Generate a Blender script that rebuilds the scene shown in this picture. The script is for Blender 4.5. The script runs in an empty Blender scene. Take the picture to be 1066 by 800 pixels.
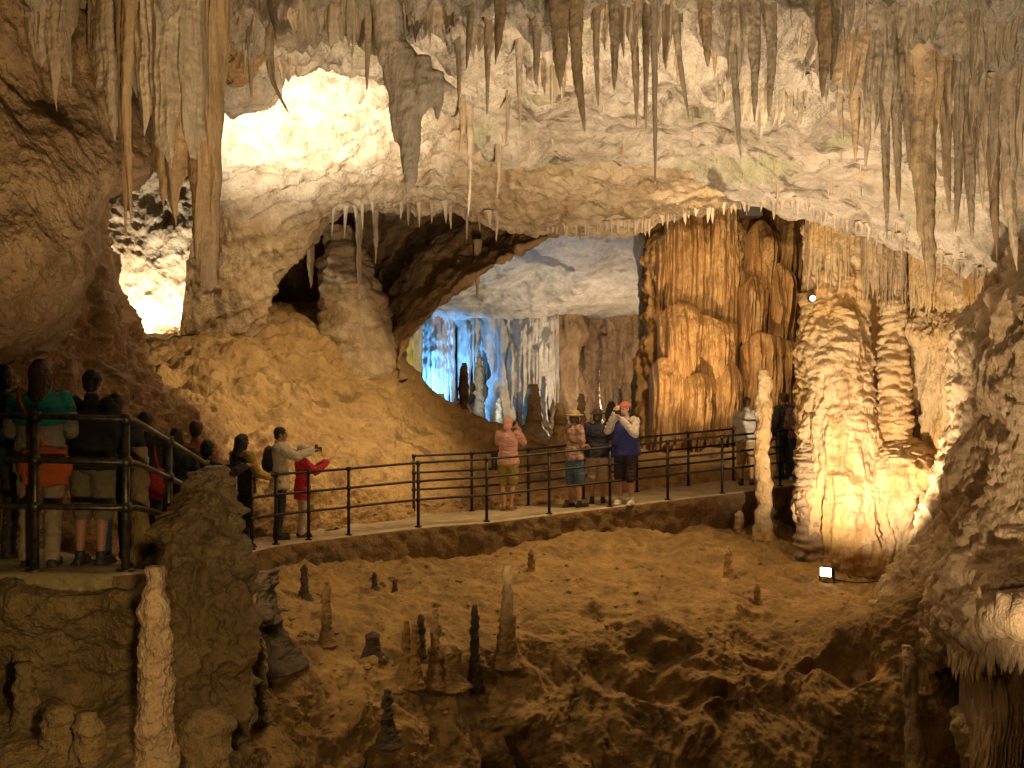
import bpy, bmesh, math, random
import numpy as np
from mathutils import Vector, Matrix
from mathutils.bvhtree import BVHTree
C = bpy.context.scene.collection
S = bpy.context.scene
R = math.radians
FPX = 1143.0                      # focal length in units of the 1066 px wide photograph

# ------------------------------------------------------------------ camera, world, exposure
cam_d = bpy.data.cameras.new('camera'); cam = bpy.data.objects.new('camera', cam_d); C.objects.link(cam)
cam.location = (0, 0, 0); cam.rotation_euler = (R(90), 0, 0)
cam_d.sensor_width = 36; cam_d.lens = 36*FPX/1066; cam_d.clip_end = 500; cam_d.clip_start = .1
S.camera = cam
W = bpy.data.worlds.new('World'); S.world = W; W.use_nodes = True
W.node_tree.nodes['Background'].inputs[0].default_value = (1, .7, .42, 1)
W.node_tree.nodes['Background'].inputs[1].default_value = .006
S.view_settings.view_transform = 'Standard'; S.view_settings.look = 'None'
S.view_settings.exposure = .36; S.view_settings.gamma = 1
S.cycles.use_denoising = True
S.cycles.max_bounces = 6; S.cycles.diffuse_bounces = 4
S.cycles.sample_clamp_indirect = 4

def P(px, py, Y):                 # a point Y metres ahead, seen at (px, py) of the photograph
    return np.array(((px-533)/FPX*Y, Y, (400-py)/FPX*Y))

def lamp(name, loc, power, col, kind='POINT', radius=.12, aim=None, angle=110, blend=.6):
    d = bpy.data.lights.new(name, kind); d.energy = power; d.color = col; d.shadow_soft_size = radius
    o = bpy.data.objects.new(name, d); C.objects.link(o); o.location = loc
    if kind == 'SPOT':
        d.spot_size = R(angle); d.spot_blend = blend
        o.rotation_euler = (Vector(aim)-Vector(loc)).to_track_quat('-Z', 'Y').to_euler()
    return o
WARM = (1, .63, .27); AMBER = (1, .5, .16); PALE = (1, .76, .49); COOL = (1, .88, .7)
# lamps of the cave: unseen sources, with fills added, some of them in open air
CEIL = (1, .75, .47); EARTH = (1, .70, .36); WHITE = (1, .93, .8)
lamp('vault_lamp', P(216, 288, 17.2), 3300, WHITE, 'SPOT', .2, P(316, 74, 20.5), 80, 1)
lamp('chamber_lamp', P(138, 350, 25.7), 620, COOL, radius=.15)
lamp('bank_lamp', P(560, 150, 19.2), 1600, EARTH, 'SPOT', .12, P(285, 425, 22), 74)
lamp('path_lamp', P(690, 168, 18.35), 1050, WARM, 'SPOT', .12, P(600, 640, 16.5), 95, .8)
lamp('path_end_fill', P(800, 194, 19.2), 450, PALE, 'SPOT', .12, P(800, 470, 22.2), 80, .8)  # fill added to light the visitors at the path's end
lamp('ceiling_lamp_back', (1.2, 8.4, -4.7), 5600, CEIL, 'SPOT', .2, (1.0, 15.5, 3.6), 76, 1)
lamp('ceiling_lamp_left', (1.6, 3.6, -4.2), 1500, CEIL, 'SPOT', .25, (.6, 13, 4.8), 72, .8)
lamp('ceiling_lamp_right', (3.2, 7, -4.7), 850, CEIL, 'SPOT', .2, (5.0, 13, 4.0), 66, .8)
lamp('column_lamp', P(876, 572, 16.3), 1050, PALE, 'SPOT', .06, P(915, 300, 19.3), 125)
lamp('rim_fill', P(926, 622, 17.1), 1000, PALE, 'SPOT', .08, P(985, 380, 17), 130)  # extra hidden source added to brighten the right wall's rim
lamp('orange_lamp', P(705, 474, 22.6), 620, (1, .70, .38), 'SPOT', 0, P(752, 265, 26.5), 84, 1)  # sizeless source hung in open air behind the path
lamp('orange_lip_fill', P(742, 184, 18.8), 1350, (1, .70, .38), 'SPOT', .12, P(750, 360, 26.5), 70, .9)  # added from above to even out the light on the orange columns
lamp('alcove_fill', P(474, 440, 26.6), 170, WARM, 'SPOT', 0, P(430, 285, 28), 100, .8)  # sizeless unseen fill added to brighten the alcove
lamp('far_blue_lamp', P(452, 418, 39.2), 620, (.12, .45, 1), 'SPOT', .2, P(450, 385, 44), 165)
lamp('far_white_lamp', P(635, 425, 36.5), 520, PALE, radius=0)
lamp('far_pale_fill', P(500, 440, 31), 260, (.42, .66, 1), 'SPOT', .2, P(560, 270, 35), 120)  # added to brighten the near part of the far ceiling
lamp('far_yellow_lamp', P(428, 398, 31), 110, (.95, .8, .05), 'SPOT', .1, P(428, 380, 33.4), 130)
lamp('pit_lamp', P(222, 530, 11.6), 110, WARM, 'SPOT', .15, P(640, 620, 17), 110)
lamp('left_fill', (-.8, 3.2, -1.8), 800, WARM, 'SPOT', .12, (-4.2, 8.2, 3.9), 60, .8)  # added fill in open air for the left foreground rock
lamp('corner_fill', (-1.2, 4.0, -1.0), 270, WARM, 'SPOT', .08, (-2.8, 8.8, -2.7), 64, .9)  # dim fill added for the dark corner under the platform
lamp('right_fill', (3.9, 8.2, -3.5), 1250, (1, .71, .42), 'SPOT', .06, (7.0, 13.5, .8), 70, .9)  # added fill for the right wall, out of view below

# ------------------------------------------------------------------ noise
_rng = np.random.RandomState(7)
_perm = np.concatenate([_rng.permutation(256)]*3)
_g = _rng.normal(size=(256, 3)); _g /= np.linalg.norm(_g, axis=1)[:, None]
def noise(p):
    p = np.asarray(p, float); i = np.floor(p).astype(np.int64); f = p-i; i &= 255
    u = f*f*f*(f*(f*6-15)+10); out = 0
    for dx in (0, 1):
        for dy in (0, 1):
            for dz in (0, 1):
                h = _perm[_perm[_perm[i[:, 0]+dx]+i[:, 1]+dy]+i[:, 2]+dz]
                d = (_g[h]*(f-np.array((dx, dy, dz)))).sum(1)
                w = (u[:, 0] if dx else 1-u[:, 0])*(u[:, 1] if dy else 1-u[:, 1])*(u[:, 2] if dz else 1-u[:, 2])
                out = out+w*d
    return out*1.5
def fbm(p, o=5, gain=.5, lac=2.03):
    p = np.asarray(p, float); a = 1; t = 0; s = 0
    for k in range(o): t = t+a*noise(p+17.3*k); s += a; a *= gain; p = p*lac
    return t/s*1.6
def ridge(p, o=4, gain=.55):
    p = np.asarray(p, float); a = 1; t = 0; s = 0
    for k in range(o): t = t+a*(1-2*np.abs(noise(p+31.7*k))); s += a; a *= gain; p = p*2.05
    return t/s
def cells(p, jit=.9):             # distance to the nearest of one jittered point per cell
    p = np.asarray(p, float); i = np.floor(p).astype(np.int64); f = p-i; best = np.full(len(p), 9.)
    for dx in (-1, 0, 1):
        for dy in (-1, 0, 1):
            for dz in (-1, 0, 1):
                c = np.array((dx, dy, dz)); j = (i+c) & 255
                h = _perm[_perm[_perm[j[:, 0]]+j[:, 1]]+j[:, 2]]
                q = c+.5+.5*jit*_g[h]-f
                best = np.minimum(best, (q*q).sum(1))
    return np.sqrt(best)
def sc(p, x, y=None, z=None):
    return p/np.array((x, x if y is None else y, x if z is None else z))
# ------------------------------------------------------------------ meshes
def mesh_obj(name, V, F, mat, parent=None, smooth=True):
    me = bpy.data.meshes.new(name); V = np.asarray(V, float)
    me.from_pydata(V.tolist(), [], [tuple(int(k) for k in f) for f in F] if not isinstance(F, np.ndarray) else F.tolist())
    me.polygons.foreach_set('use_smooth', [smooth]*len(me.polygons)); me.update()
    me.materials.append(mat)
    o = bpy.data.objects.new(name, me); C.objects.link(o)
    if parent: o.parent = parent
    return o
def tag(o, label=None, cat=None, group=None, kind=None):
    if label: o['label'] = label
    if cat: o['category'] = cat
    if group: o['group'] = group
    if kind: o['kind'] = kind
    return o
def empty(name, loc=(0, 0, 0), rz=0):
    o = bpy.data.objects.new(name, None); C.objects.link(o); o.location = loc; o.rotation_euler = (0, 0, rz); return o
def cr(c, n):                     # Catmull-Rom through the rows of c, n samples
    c = np.asarray(c, float); k = len(c)
    t = np.linspace(0, k-1, n); i = np.minimum(t.astype(int), k-2); f = (t-i).reshape((-1,)+(1,)*(c.ndim-1))
    ex = np.concatenate([[2*c[0]-c[1]], c, [2*c[-1]-c[-2]]])
    a, b, d, e = ex[i], ex[i+1], ex[i+2], ex[i+3]
    return .5*((2*b)+(d-a)*f+(2*a-5*b+4*d-e)*f*f+(3*b-a-3*d+e)*f**3)
def gridF(nu, nv, wrap=False):
    a = np.arange(nu*nv).reshape(nv, nu)
    if wrap: a = np.concatenate([a, a[:, :1]], 1)
    return np.stack([a[:-1, :-1], a[:-1, 1:], a[1:, 1:], a[1:, :-1]], -1).reshape(-1, 4)
def normals(G, wrap=False):
    if wrap:
        du = np.roll(G, -1, 1)-np.roll(G, 1, 1)
    else: du = np.gradient(G, axis=1)
    n = np.cross(du, np.gradient(G, axis=0)); return n/(np.linalg.norm(n, axis=-1, keepdims=True)+1e-9)
def ctl(rows):
    return np.array([[P(*q) if q[0] != 'w' else q[1:] for q in r] for r in rows], float)
def patch_data(rows, nu, nv, disp=None, toward=(0, 0, 0)):
    G = cr(ctl(rows), nv); G = cr(G.transpose(1, 0, 2), nu).transpose(1, 0, 2)
    N = normals(G); q = G.reshape(-1, 3); n = N.reshape(-1, 3)
    if ((np.array(toward)-q)*n).sum() < 0: n = -n
    if disp is not None:
        v, u = np.meshgrid(np.linspace(0, 1, nv), np.linspace(0, 1, nu), indexing='ij')
        d = disp(q, u.ravel(), v.ravel())
        q = q+(n*d[:, None] if d.ndim == 1 else d)
    return q, gridF(nu, nv)
def patch(name, rows, nu, nv, disp, mat, parent=None, toward=(0, 0, 0)):
    V, F = patch_data(rows, nu, nv, disp, toward)
    o = mesh_obj(name, V, F, mat, parent)
    o.data['grid'] = nu
    return o
def spindle_data(pts, nr=40, nl=80, disp=None, px=True, squash=1., cap=True):
    """closed body round a line: pts are (px, py, Y, radius in px) or, px False, (x, y, z, r)"""
    if px: L = np.array([np.append(P(a, b, y), r*y/FPX) for a, b, y, r in pts])
    else: L = np.array(pts, float)
    L = cr(L, nl); L[:, 3] = np.maximum(L[:, 3], .002)
    th = np.linspace(0, 2*np.pi, nr, endpoint=False)
    ring = np.stack([np.cos(th), squash*np.sin(th), 0*th], 1)
    G = L[:, None, :3]+ring[None]*L[:, None, 3:4]
    q = G.reshape(-1, 3); n = np.tile(ring/np.linalg.norm(ring, axis=1)[:, None], (nl, 1))
    if disp is not None:
        tt = np.repeat(np.linspace(0, 1, nl), nr); d = disp(q, np.tile(th, nl), tt)
        d = d*np.minimum(1, np.repeat(L[:, 3], nr)/.05+.15)
        q = q+n*d[:, None]
    F = [tuple(f) for f in gridF(nr, nl, True)[:, ::-1]]
    if cap:
        m = len(q); q = np.vstack([q, q[:nr].mean(0), q[-nr:].mean(0)])
        F += [(m, k, (k+1) % nr) for k in range(nr)]
        F += [(m+1, (nl-1)*nr+(k+1) % nr, (nl-1)*nr+k) for k in range(nr)]
    return q, F
def join(parts):
    V = []; F = []; o = 0
    for v, f in parts:
        V.append(v); F += [tuple(int(k)+o for k in g) for g in f]; o += len(v)
    return np.vstack(V), F
def spindle(name, pts, mat, disp=None, parent=None, **k):
    return mesh_obj(name, *spindle_data(pts, disp=disp, **k), mat, parent)
def tube_data(a, b, r, n=10, r2=None):
    a = np.array(a, float); b = np.array(b, float); d = b-a; L = np.linalg.norm(d); d /= L
    s = np.cross(d, (0, 0, 1.) if abs(d[2]) < .9 else (1., 0, 0)); s /= np.linalg.norm(s); t = np.cross(d, s)
    th = np.linspace(0, 2*np.pi, n, endpoint=False); c = np.cos(th)[:, None]*s+np.sin(th)[:, None]*t
    V = np.vstack([a+c*r, b+c*(r if r2 is None else r2)])
    F = [(k, (k+1) % n, n+(k+1) % n, n+k) for k in range(n)]+[tuple(range(n))[::-1], tuple(range(n, 2*n))]
    return V, F
def ball_data(c, r, n=10, m=7):
    c = np.array(c, float); r = np.ones(3)*r
    V = [c+(0, 0, -r[2])]; F = []
    for i in range(1, m):
        a = -np.pi/2+np.pi*i/m
        for k in range(n):
            b = 2*np.pi*k/n; V.append(c+r*(np.cos(a)*np.cos(b), np.cos(a)*np.sin(b), np.sin(a)))
    V.append(c+(0, 0, r[2])); e = len(V)-1
    for k in range(n):
        F.append((0, 1+(k+1) % n, 1+k)); F.append((e, e-n+k, e-n+(k+1) % n))
        for i in range(m-2):
            o = 1+i*n; F.append((o+k, o+(k+1) % n, o+n+(k+1) % n, o+n+k))
    return np.array(V), F
def box_data(c, s, rz=0):
    v = np.array([(x, y, z) for x in (-.5, .5) for y in (-.5, .5) for z in (-.5, .5)])*np.array(s)
    v = v@np.array(Matrix.Rotation(rz, 3, 'Z')).T+np.array(c)
    return v, [(0, 1, 3, 2), (4, 6, 7, 5), (0, 4, 5, 1), (2, 3, 7, 6), (0, 2, 6, 4), (1, 5, 7, 3)]
def remesh(name, parts, voxel, mat, parent, wr=0., ws=.12, seed=0., it=6):
    V, F = join(parts); me = bpy.data.meshes.new('tmp'); me.from_pydata(V.tolist(), [], F); me.update()
    o = bpy.data.objects.new('tmp', me); C.objects.link(o)
    m = o.modifiers.new('r', 'REMESH'); m.mode = 'VOXEL'; m.voxel_size = voxel
    m = o.modifiers.new('s', 'SMOOTH'); m.iterations = it; m.factor = .5
    ev = o.evaluated_get(bpy.context.evaluated_depsgraph_get()); nm = bpy.data.meshes.new_from_object(ev)
    bpy.data.objects.remove(o); bpy.data.meshes.remove(me)
    n = len(nm.vertices); co = np.empty(n*3); nm.vertices.foreach_get('co', co); q = co.reshape(-1, 3)
    if wr:
        no = np.empty(n*3); nm.vertices.foreach_get('normal', no); no = no.reshape(-1, 3)
        w = q+.05*np.stack([noise(q/.2+seed)]*3, 1)
        d = wr*(1-2*np.abs(noise(sc(w, ws, ws, ws*.45)+seed)))+wr*.6*noise(sc(w, ws*.5, ws*.5, ws*.9)+seed+5)
        nm.vertices.foreach_set('co', (q+no*d[:, None]).ravel())
    nm.polygons.foreach_set('use_smooth', [True]*len(nm.polygons)); nm.materials.clear(); nm.materials.append(mat); nm.name = name
    ob = bpy.data.objects.new(name, nm); C.objects.link(ob); ob.parent = parent; return ob
def limb(a, b, ra, rb): return [tube_data(a, b, ra, 14, rb), ball_data(a, ra, 14, 9), ball_data(b, rb, 14, 9)]
def chain(pts): 
    o = []
    for (a, ra), (b, rb) in zip(pts[:-1], pts[1:]): o += limb(a, b, ra, rb)
    return o
# ------------------------------------------------------------------ materials
def mat_rock(name, cols, scale=1., stretch=1., bump=.5, rough=.75, fine=30., stain=None, grain=.35, stripes=None, spec=.3):
    """cols: four albedo stops mixed by noise in world space; stain: (colour, scale, amount)"""
    m = bpy.data.materials.new(name); m.use_nodes = True; nt = m.node_tree; N = nt.nodes; L = nt.links
    b = N['Principled BSDF']; g = N.new('ShaderNodeNewGeometry'); mp = N.new('ShaderNodeMapping')
    mp.inputs['Scale'].default_value = (1, 1, stretch); L.new(g.outputs['Position'], mp.inputs[0])
    def nz(s, det=6, ro=.6, dist=0., src=None):
        n = N.new('ShaderNodeTexNoise'); n.inputs['Scale'].default_value = s; n.inputs['Detail'].default_value = det
        n.inputs['Roughness'].default_value = ro; n.inputs['Distortion'].default_value = dist
        L.new((src or mp).outputs[0], n.inputs['Vector']); return n
    def mix(a, c, f, mode='MIX'):
        x = N.new('ShaderNodeMix'); x.data_type = 'RGBA'; x.blend_type = mode
        for sock, v in ((x.inputs[0], f), (x.inputs[6], a), (x.inputs[7], c)):
            if isinstance(v, (float, int)): sock.default_value = v
            elif isinstance(v, tuple): sock.default_value = (*v, 1)
            else: L.new(v, sock)
        return x.outputs[2]
    def ramp(src, stops):
        r = N.new('ShaderNodeValToRGB'); e = r.color_ramp.elements
        while len(e) < len(stops): e.new(.5)
        for k, (p, c) in enumerate(stops):
            e[k].position = p; e[k].color = (*c, 1) if isinstance(c, tuple) else (c, c, c, 1)
        L.new(src, r.inputs[0]); return r.outputs[0]
    n1 = nz(.55*scale, 8, .65, .6); n2 = nz(3.1*scale, 6, .7, .3); n3 = nz(fine, 4, .7)
    k = len(cols); col = ramp(n1.outputs[0], [(.30+.40*i/(k-1), c) for i, c in enumerate(cols)])
    col = mix(col, ramp(n2.outputs[0], [(.3, .55), (.5, 1.), (.72, 1.35)]), .75, 'MULTIPLY')
    col = mix(col, ramp(n3.outputs[0], [(.3, .6), (.55, 1.), (.75, 1.3)]), grain, 'MULTIPLY')
    if stain:
        for sc_, s_, lo, am in stain:
            ns = nz(s_, 5, .6, 1.); f = ramp(ns.outputs[0], [(lo, 0.), (lo+.09, am)]); col = mix(col, sc_, f)
    if stripes:
        c_, s_, lo, am = stripes
        mv = N.new('ShaderNodeMapping'); mv.inputs['Scale'].default_value = (1, 1, .07); L.new(g.outputs['Position'], mv.inputs[0])
        ns = nz(s_, 5, .6, .4, mv); f = ramp(ns.outputs[0], [(lo, 0.), (lo+.12, am)]); col = mix(col, c_, f)
    L.new(col, b.inputs['Base Color'])
    rr = ramp(n2.outputs[0], [(.35, rough-.18), (.65, min(1, rough+.12))]); L.new(rr, b.inputs['Roughness'])
    b.inputs['Specular IOR Level'].default_value = spec
    v = N.new('ShaderNodeTexVoronoi'); v.inputs['Scale'].default_value = fine*.45; L.new(mp.outputs[0], v.inputs['Vector'])
    ad = N.new('ShaderNodeMath'); ad.operation = 'MULTIPLY_ADD'; L.new(v.outputs[0], ad.inputs[0]); ad.inputs[1].default_value = .35
    L.new(n3.outputs[0], ad.inputs[2])
    ad2 = N.new('ShaderNodeMath'); ad2.operation = 'MULTIPLY_ADD'; L.new(n2.outputs[0], ad2.inputs[0]); ad2.inputs[1].default_value = 1.6
    L.new(ad.outputs[0], ad2.inputs[2])
    bp = N.new('ShaderNodeBump'); bp.inputs['Strength'].default_value = bump; bp.inputs['Distance'].default_value = .06
    L.new(ad2.outputs[0], bp.inputs['Height']); L.new(bp.outputs[0], b.inputs['Normal'])
    return m
def mat_plain(name, col, rough=.7, metal=0., var=.25, scale=20., bump=.2, emit=None, dist=.01):
    m = bpy.data.materials.new(name); m.use_nodes = True; nt = m.node_tree; N = nt.nodes; L = nt.links
    b = N['Principled BSDF']; b.inputs['Roughness'].default_value = rough; b.inputs['Metallic'].default_value = metal
    t = N.new('ShaderNodeTexCoord'); n = N.new('ShaderNodeTexNoise'); n.inputs['Scale'].default_value = scale; n.inputs['Detail'].default_value = 5
    L.new(t.outputs['Object'], n.inputs['Vector'])
    r = N.new('ShaderNodeValToRGB'); e = r.color_ramp.elements
    e[0].position = .3; e[1].position = .7
    e[0].color = (*[c*(1-var) for c in col], 1); e[1].color = (*[min(1, c*(1+var)) for c in col], 1)
    L.new(n.outputs[0], r.inputs[0]); L.new(r.outputs[0], b.inputs['Base Color'])
    bp = N.new('ShaderNodeBump'); bp.inputs['Strength'].default_value = bump; bp.inputs['Distance'].default_value = dist
    L.new(n.outputs[0], bp.inputs['Height']); L.new(bp.outputs[0], b.inputs['Normal'])
    if emit: b.inputs['Emission Color'].default_value = (*emit[0], 1); b.inputs['Emission Strength'].default_value = emit[1]
    return m
def D_rock(a=.3, s=1.4, f=.05, off=0., zs=1.):
    def d(p, u, v):
        q = sc(p, s, s, s*zs)+off
        return a*fbm(q, 6, .52)+.55*a*(ridge(q*2.3+5, 4)-.4)+f*(cells(p/(s*.16))-.5)
    return d
def D_flute(a=.12, s=.28, big=.25, bs=1.2, fine=.02, lump=0.):
    def d(p, u, v):
        w = p+.12*np.stack([noise(sc(p, .6, .6, 1.5)), noise(sc(p, .6, .6, 1.5)+9), 0*p[:, 0]], 1)
        r = 1-np.abs(noise(sc(w, s, s, s*9)))*2.2
        r2 = 1-np.abs(noise(sc(w, s*.4, s*.4, s*5)+3))*2.2
        o = a*r+a*.4*r2+big*fbm(sc(p, bs, bs, bs*1.3), 4)+fine*fbm(p/.12, 3)
        if lump: o = o+lump*(.6-cells(sc(p, s*1.3, s*1.3, s*1.1)))
        return o
    return d
def D_tiers(a=.10, w=.32, h=.13, big=.15, bs=.9, fine=.012):
    def d(p, u, v):
        q = p+.10*np.stack([noise(p/.35), noise(p/.35+7), noise(p/.35+13)], 1)
        c = cells(sc(q, w, w, h)); c2 = cells(sc(q, w*.45, w*.45, h*.5)+4)
        return a*(1-1.25*c**1.4)+a*.3*(1-c2)+big*fbm(sc(p, bs), 4)+fine*fbm(p/.07, 3)
    return d
# ------------------------------------------------------------------ materials of the cave
M = {}
M['ceiling'] = mat_rock('ceiling rock', [(.26, .20, .145), (.58, .51, .43), (.40, .34, .27), (.64, .57, .49)], 1.1, 1, .9, .8, 26,
                        stain=[((.36, .40, .20), .45, .55, .5), ((.11, .08, .055), 1.5, .56, .85), ((.09, .065, .045), 3.2, .63, .8), ((.46, .28, .13), .6, .60, .6)])  # dark stains, spread further in the colour to deepen the ceiling's shadows
M['vault'] = mat_rock('vault rock', [(.32, .22, .12), (.58, .47, .32), (.44, .32, .19), (.62, .52, .38)], 1., 1, .9, .8, 22,
                      stain=[((.22, .14, .07), 1.6, .6, .8)])
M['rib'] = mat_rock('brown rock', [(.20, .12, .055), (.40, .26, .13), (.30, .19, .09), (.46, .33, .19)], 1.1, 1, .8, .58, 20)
M['boulder'] = mat_rock('grey brown rock', [(.19, .125, .075), (.42, .31, .20), (.28, .19, .115), (.47, .36, .245)], 1.3, .8, .8, .52, 20,
                        stain=[((.07, .05, .035), 1.8, .62, .85)])
M['sand'] = mat_rock('clay bank', [(.25, .155, .07), (.49, .33, .155), (.37, .24, .10), (.55, .39, .20)], .9, 1, .7, .9, 24,
                     stain=[((.15, .09, .04), 1.1, .56, .7), ((.10, .065, .03), 2.6, .62, .6)])
M['dirt'] = mat_rock('pit earth', [(.14, .09, .035), (.36, .24, .10), (.23, .15, .062), (.42, .29, .13)], 1.1, 1, .6, .85, 20,
                     stain=[((.07, .045, .025), 1.2, .6, .75)])
M['orange'] = mat_rock('iron stained flowstone', [(.24, .125, .045), (.52, .32, .13), (.40, .22, .08), (.57, .39, .19)], .9, .5, .7, .42, 22,
                       stripes=((.14, .06, .02), 3.2, .56, .7), spec=.5)
M['tier'] = mat_rock('pale terraced flowstone', [(.46, .27, .10), (.66, .50, .30), (.58, .38, .16), (.70, .58, .42)], .9, .6, .8, .42, 24,
                     stripes=((.42, .22, .06), 2.2, .55, .55), spec=.5)
M['drape'] = mat_rock('grey drapery stone', [(.36, .29, .20), (.52, .45, .35), (.42, .33, .23), (.58, .51, .41)], .9, .3, .6, .6, 22,
                      stain=[((.38, .38, .24), .7, .62, .4)], stripes=((.10, .07, .045), 2.6, .565, .8))  # black streaks, strengthened to put more shade into the draperies
M['stal'] = mat_rock('stalactite stone', [(.36, .28, .19), (.54, .45, .34), (.45, .35, .24), (.58, .50, .39)], 1.2, .4, .5, .6, 24,
                     stripes=((.10, .065, .04), 2.4, .55, .8))  # dark streaks, made heavier so the stalactites look more shadowed
M['pale'] = mat_rock('pale stalactite stone', [(.36, .30, .23), (.56, .49, .40), (.46, .39, .30), (.60, .54, .45)], 1.2, .35, .6, .6, 24)
M['golden'] = mat_rock('brown gold flowstone', [(.24, .155, .08), (.52, .39, .24), (.40, .29, .17), (.60, .48, .33)], 1.0, .5, .8, .45, 22,
                        stripes=((.09, .055, .03), 2.4, .56, .7), spec=.45)
M['rust'] = mat_rock('rusty stalactite stone', [(.30, .20, .11), (.50, .37, .23), (.40, .27, .15)], 1.4, .3, .5, .6, 24, stripes=((.12, .075, .04), 3.4, .58, .6))  # dark streaks, partly there to paint deeper shadow
M['mud'] = mat_rock('muddy rock', [(.14, .10, .045), (.31, .23, .11), (.22, .16, .07), (.36, .28, .14)], 1.6, .8, .9, .5, 18,
                    stain=[((.06, .045, .03), 1.5, .6, .8)])
M['dusky'] = mat_rock('dark wet stone', [(.035, .026, .02), (.09, .07, .05), (.06, .045, .035)], 2, .8, .8, .6, 20, spec=.25)  # near-black base tones
M['grey'] = mat_rock('far grey rock', [(.36, .35, .33), (.62, .60, .56), (.48, .46, .43), (.66, .64, .6)], .7, .6, .6, .8, 14,
                     stripes=((.22, .18, .14), 1.2, .56, .7))
M['farwall'] = mat_rock('far wall rock', [(.22, .13, .075), (.46, .32, .21), (.33, .22, .13), (.52, .40, .29)], .8, .5, .8, .8, 12,
                        stripes=((.16, .10, .07), 1.3, .56, .7))
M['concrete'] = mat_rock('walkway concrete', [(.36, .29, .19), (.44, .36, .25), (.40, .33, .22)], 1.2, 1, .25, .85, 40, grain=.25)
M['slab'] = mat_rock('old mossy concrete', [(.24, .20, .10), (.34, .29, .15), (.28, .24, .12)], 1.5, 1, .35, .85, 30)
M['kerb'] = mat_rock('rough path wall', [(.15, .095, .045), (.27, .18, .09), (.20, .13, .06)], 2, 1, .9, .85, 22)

# ------------------------------------------------------------------ ceiling (seen from below, nearest at the top of the picture)
def D_ceil(p, u, v):
    w = p+.35*np.stack([noise(p/1.2), noise(p/1.2+7), noise(p/1.2+13)], 1)
    near = np.clip(1-(p[:, 1]-10)/7, 0, 1)
    a = .40*fbm(p/2.0, 6, .52)+.24*(ridge(w/1.0+3, 5)-.4)+.06*(cells(p/.3)-.5)
    pen = np.clip(.62-cells(sc(w, .8, 1.2, .8)), 0, 1)          # hanging knobs and pendants
    return a*np.where(p[:, 1] > 14.5, .65, 1)+pen*(.12+.9*near)+.18*near*ridge(sc(w, .30, 1.1, .5), 3)
xs = [-420, -150, 60, 230, 330, 430, 520, 620, 720, 830, 950, 1050, 1180, 1500]
edge = [(60, 11), (66, 11.5), (80, 12), (92, 12.5), (62, 13.5), (88, 14), (166, 16.5), (172, 17.3), (180, 17.8), (222, 18.6), (262, 18), (300, 16.6), (335, 14.5), (360, 12)]
def xat(px, Y, py): return P(px, py, Y)
rows = [[('w', (x-533)/FPX*7, -3, 4.2) for x in xs],
        [(x, -330, 6) for x in xs],
        [(x, -90, 8.6) for x in xs],
        [(x, 5+(.10*(e[0])-8 if x > 300 else 10), 10.6) for x, e in zip(xs, edge)],
        [(x, e[0]*.62, e[1]*.5+6.4) for x, e in zip(xs, edge)],
        [(x, e[0]-6, e[1]) for x, e in zip(xs, edge)],
        [('w', *(P(x, e[0], e[1])+(0, .55, .30))) for x, e in zip(xs, edge)],
        [('w', *(P(x, e[0], e[1])+(0, 1.3, 1.5))) for x, e in zip(xs, edge)],
        [('w', *(P(x, e[0], e[1])+(0, 2.2, 3.2))) for x, e in zip(xs, edge)]]
ceiling = tag(patch('cave_ceiling', rows, 640, 330, D_ceil, M['ceiling'], toward=(0, 8, -3)), kind='structure')

# ------------------------------------------------------------------ the brightly lit vault behind it, ending in the arch lip
lip = [(188, 350, 23.6), (222, 344, 23.6), (262, 330, 23.8), (284, 282, 24), (335, 226, 24.2), (400, 212, 24.5), (470, 218, 24.7), (560, 242, 24.8),
       (640, 238, 24.5), (720, 224, 24), (785, 212, 23.2), (850, 214, 22.5), (930, 235, 22)]
top = [(150, 40), (170, 40), (205, 40), (262, 40), (330, 30), (400, 30), (470, 40), (560, 90), (640, 100), (720, 110), (790, 110), (850, 120), (930, 140)]
mid = [(196, 270, 22.6), (224, 232, 22.3), (246, 205, 22), (286, 190, 22), (338, 182, 22), (402, 178, 22), (472, 184, 22), (560, 205, 22), (640, 205, 22), (720, 196, 21.6), (788, 190, 21), (850, 195, 20.6), (930, 210, 20)]
md2 = [(205, 190, 21), (226, 150, 20.6), (246, 130, 20), (286, 125, 19.8), (338, 120, 19.8), (402, 122, 19.8), (472, 130, 19.8), (560, 160, 20), (640, 165, 19.8), (720, 160, 19.4), (788, 158, 19), (850, 165, 18.8), (930, 180, 18.5)]
rows = [[('w', *(P(x, y, 17)+(0, -2.5, 1.8))) for x, y in top],
        [(x, y, 17.4) for x, y in top], md2, mid, lip,
        [('w', *(P(*q)+(-.1 if q[0] < 300 else 0, .7, .25 if q[0] > 300 else .0))) for q in lip],
        [('w', *(P(*q)+(-.3 if q[0] < 300 else 0, 1.6, 1.3))) for q in lip],
        [('w', *(P(*q)+(-.5 if q[0] < 300 else 0, 2.6, 3.))) for q in lip]]
def D_vault(p, u, v):
    q = p@np.array(Matrix.Rotation(R(28), 3, 'Y')).T
    return .30*fbm(p/1.9, 6, .5)+.30*(ridge(sc(q, 1.9, .5, .4), 4)-.4)+.08*(cells(sc(q, .45, .25, .16))-.5)
tag(patch('cave_vault', rows, 460, 260, D_vault, M['vault'], toward=(0, 18, -3)), kind='structure')

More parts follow.
